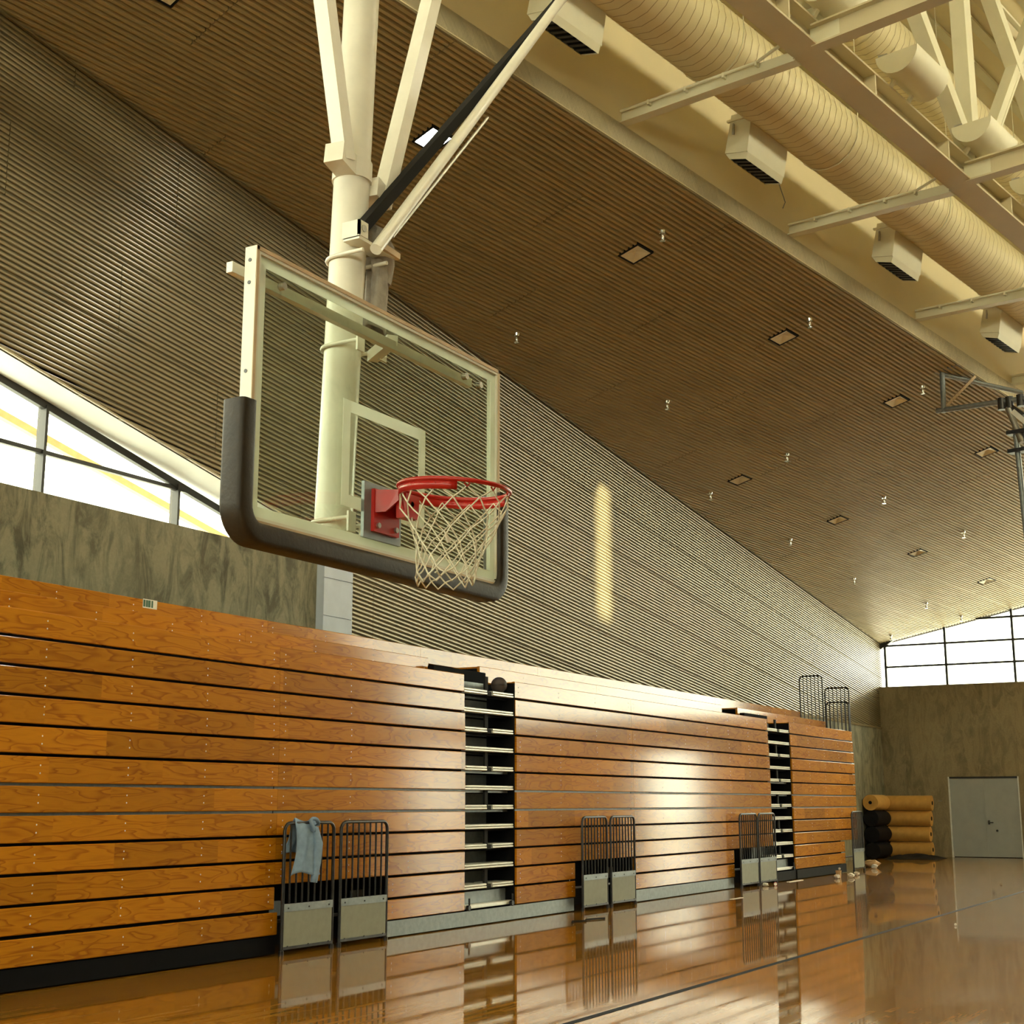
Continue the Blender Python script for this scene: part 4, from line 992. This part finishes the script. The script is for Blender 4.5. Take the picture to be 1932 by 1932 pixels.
e_ = npt(4, 13); net.tube([e_, e_ + Vector((-0.015, 0, 0.01)), e_ + Vector((-0.03, 0, 0.03))], [0.012, 0.008, 0.003], 6)
net.build('net', 'cord', goal)
# canvas sleeve hanging from the clamp
cv = thing('canvas_sleeve', (5.33, YM - 0.05, 3.75), 'grey canvas sleeve drooping from the mast clamp', 'cloth')
def sleeve(x, z0, z1, r0, r1, name, y_):
    mb = MB(); n = 18; vs = []; m_ = 10
    for j in range(m_ + 1):
        f = j / m_; z = z0 + (z1 - z0) * f
        for k in range(n):
            a = 2 * math.pi * k / n; rr = r0 + (r1 - r0) * f + 0.008 * math.sin(5 * a + 3 * f)
            vs.append((x + 0.01 * math.sin(4 * f) + rr * math.cos(a), y_ + 0.55 * rr * math.sin(a), z - 0.015 * math.sin(a + 1) * (f > 0.9)))
    fs = [(j * n + k, j * n + (k + 1) % n, (j + 1) * n + (k + 1) % n, (j + 1) * n + k) for j in range(m_) for k in range(n)]
    mb.add(vs, fs, 0, True); o = mb.build(name, 'canvas', cv); md = o.modifiers.new('thick', 'SOLIDIFY'); md.thickness = 0.006
sleeve(5.235, 4.16, 3.80, 0.062, 0.066, 'outer_sleeve', YM - 0.04); sleeve(5.185, 4.13, 3.85, 0.04, 0.042, 'inner_fold', YM - 0.09)
mb = MB(); rnd2 = random.Random(5)
pts = [(5.13, YM - 0.05, 4.31), (5.16, YM - 0.09, 4.26), (5.20, YM - 0.10, 4.20), (5.24, YM - 0.07, 4.14), (5.24, YM - 0.05, 4.05)]
mb.tube(pts, [0.02, 0.045, 0.055, 0.06, 0.062], 10); mb.build('bunched_top', 'canvas', cv)

# ------------------------------------------------------------------ rolled mats by the far wall
for k in range(4):
    z = 0.226 + 0.452 * k; x = 43.35 - 0.02 * k; y0, y1 = 10.40 + 0.05 * (3 - k) - (0.18 if k == 0 else 0.1), 11.72 - 0.04 * (3 - k)
    lab = ['lowest of four orange rolled mats stacked by the far wall', 'second from bottom of the stacked orange rolled mats', 'third from bottom of the stacked orange rolled mats', 'topmost of the stacked orange rolled mats by the far wall'][k]
    t = thing('rolled_mat', (x, (y0 + y1) / 2, z - 0.22), lab, 'mat', 'orange rolled mats in a stack')
    MB().tube([(x, y0, z), (x, y1, z)], 0.22, 28).build('roll', 'mat_orange', t)
    MB().tube([(x, y1 - 0.001, z), (x, y1 + 0.05, z), (x, y1 + 0.14, z)], [0.222, 0.225, 0.19], 28).build('end_cover', 'mat_black', t)
    MB().tube([(x, y0 - 0.012, z), (x, y0, z)], 0.06, 14).build('core', 'mat_black', t)
for k in range(4):
    z = 0.228 + 0.456 * k; x0, x1 = 41.6, 42.95
    lab = ['lowest black rolled mat in the dark corner stack', 'second black rolled mat from the floor in the corner', 'third black rolled mat from the floor in the corner', 'topmost black rolled mat in the dark corner stack'][k]
    t = thing('rolled_mat', ((x0 + x1) / 2, 11.68, z - 0.225), lab, 'mat', 'black rolled mats in the corner')
    MB().tube([(x0, 11.68, z), (x1, 11.68, z)], 0.225, 24).build('roll', 'mat_orange' if k == 3 else 'mat_black', t)
    MB().tube([(x0 - 0.02, 11.68, z), (x0, 11.68, z)], 0.05, 12).build('core', 'mat_black', t)
tp = MB(); vs = []; nx_, ny_ = 16, 20
for j in range(ny_ + 1):
    for i_ in range(nx_ + 1):
        x = 41.5 + 1.5 * i_ / nx_; y = 9.85 + 1.55 * j / ny_
        e = min(1, 4 * min(i_, nx_ - i_) / nx_, 4 * min(j, ny_ - j) / ny_)
        vs.append((x + 0.05 * math.sin(5 * y), y, 0.004 + e * (0.05 + 0.05 * math.sin(7 * x + 3 * y) ** 2 + 0.05 * math.sin(4 * y - 2 * x) ** 2)))
tp.add(vs, [(j * (nx_ + 1) + i_, j * (nx_ + 1) + i_ + 1, (j + 1) * (nx_ + 1) + i_ + 1, (j + 1) * (nx_ + 1) + i_) for j in range(ny_) for i_ in range(nx_)], 0, True)
tp.build('tarp', 'tarp_black', None, org=(42.2, 10.8, 0), label='crumpled black tarp on the floor before the rolled mats', cat='tarp')

# ------------------------------------------------------------------ litter on the floor
def lump(c, r, sq=(1, 1, 0.6), seed=1, n=9, m=6):
    mb = MB(); mb.sphere((c[0], c[1], c[2]), r, n, m, 0, sq); q = random.Random(seed)
    mb.v = [Vector(p) + Vector((q.uniform(-1, 1), q.uniform(-1, 1), q.uniform(-0.5, 0.5))) * r * 0.22 for p in mb.v]
    lo = min(p.z for p in mb.v); mb.v = [p - Vector((0, 0, lo)) for p in mb.v]; mb.smooth = [False] * len(mb.smooth); return mb
lump((27.0, 9.72, 0.05), 0.06, seed=2).build('paper_ball', 'paper', None, org=(27.0, 9.72, 0), label='crumpled white paper beside the red can by the third guards', cat='litter')
ct = thing('drink_can', (27.28, 9.62, 0), 'red and white drink can lying by the third pair of guards', 'can')
MB().tube([(27.24, 9.60, 0.034), (27.35, 9.64, 0.034)], 0.033, 12).build('can_body', 'can_red', ct); MB().tube([(27.235, 9.598, 0.034), (27.24, 9.60, 0.034)], 0.028, 12).build('can_end', 'aluminium', ct)
MB().box((28.6, 9.78, 0.0), (29.5, 9.84, 0.01)).build('paper_strip', 'paper', None, org=(29, 9.8, 0), label='long white paper strip on the floor below the second aisle', cat='litter')
cp = thing('paper_cup', (30.9, 9.45, 0), 'tan paper cup standing among litter by the last section', 'cup')
MB().tube([(30.9, 9.45, 0.0), (30.9, 9.45, 0.15)], [0.05, 0.065], 14, cap=False).build('cup_wall', 'cup_tan', cp); MB().tube([(30.9, 9.45, 0.0), (30.9, 9.45, 0.006)], 0.05, 14).build('cup_base', 'cup_tan', cp)
lump((30.55, 9.38, 0.05), 0.07, seed=4).build('paper_ball', 'paper', None, org=(30.55, 9.38, 0), label='crumpled white paper left of the tan cup', cat='litter')
lump((31.05, 9.22, 0.05), 0.075, seed=5).build('paper_ball', 'paper', None, org=(31.05, 9.22, 0), label='crumpled white paper right of the tan cup', cat='litter')
lump((32.1, 9.4, 0.05), 0.065, seed=6).build('paper_ball', 'paper', None, org=(32.1, 9.4, 0), label='small white paper ball alone near the last guard', cat='litter')
lump((36.0, 10.15, 0.07), 0.16, (1, 1.3, 0.6), seed=8).build('food_bag', 'cup_tan', None, org=(36.0, 10.15, 0), label='crumpled tan paper bag beyond the last guard', cat='litter')
lump((35.5, 9.95, 0.07), 0.09, seed=9).build('paper_ball', 'paper', None, org=(35.5, 9.95, 0), label='white paper ball lying against the tan bag', cat='litter')
MB().box((23.1, 8.9, 0), (23.6, 8.96, 0.006)).build('paper_strip', 'paper', None, org=(23.3, 8.93, 0), label='thin white paper strip on the floor before the long bleacher section', cat='litter')
MB().tube([(17.5, 9.05, 0.012), (17.7, 9.15, 0.012), (17.85, 9.02, 0.012), (18.05, 9.12, 0.012), (18.4, 9.0, 0.012)], 0.012, 6).build('strap', 'black_matte', None, org=(17.9, 9.1, 0), label='short black strap lying on the floor before the first aisle', cat='strap')
MB().sphere((19.68, 4.47, 0.018), 0.018, 10, 8).build('pebble', 'paper', None, org=(19.68, 4.47, 0), label='tiny white speck on the floor near the sideline', cat='litter')
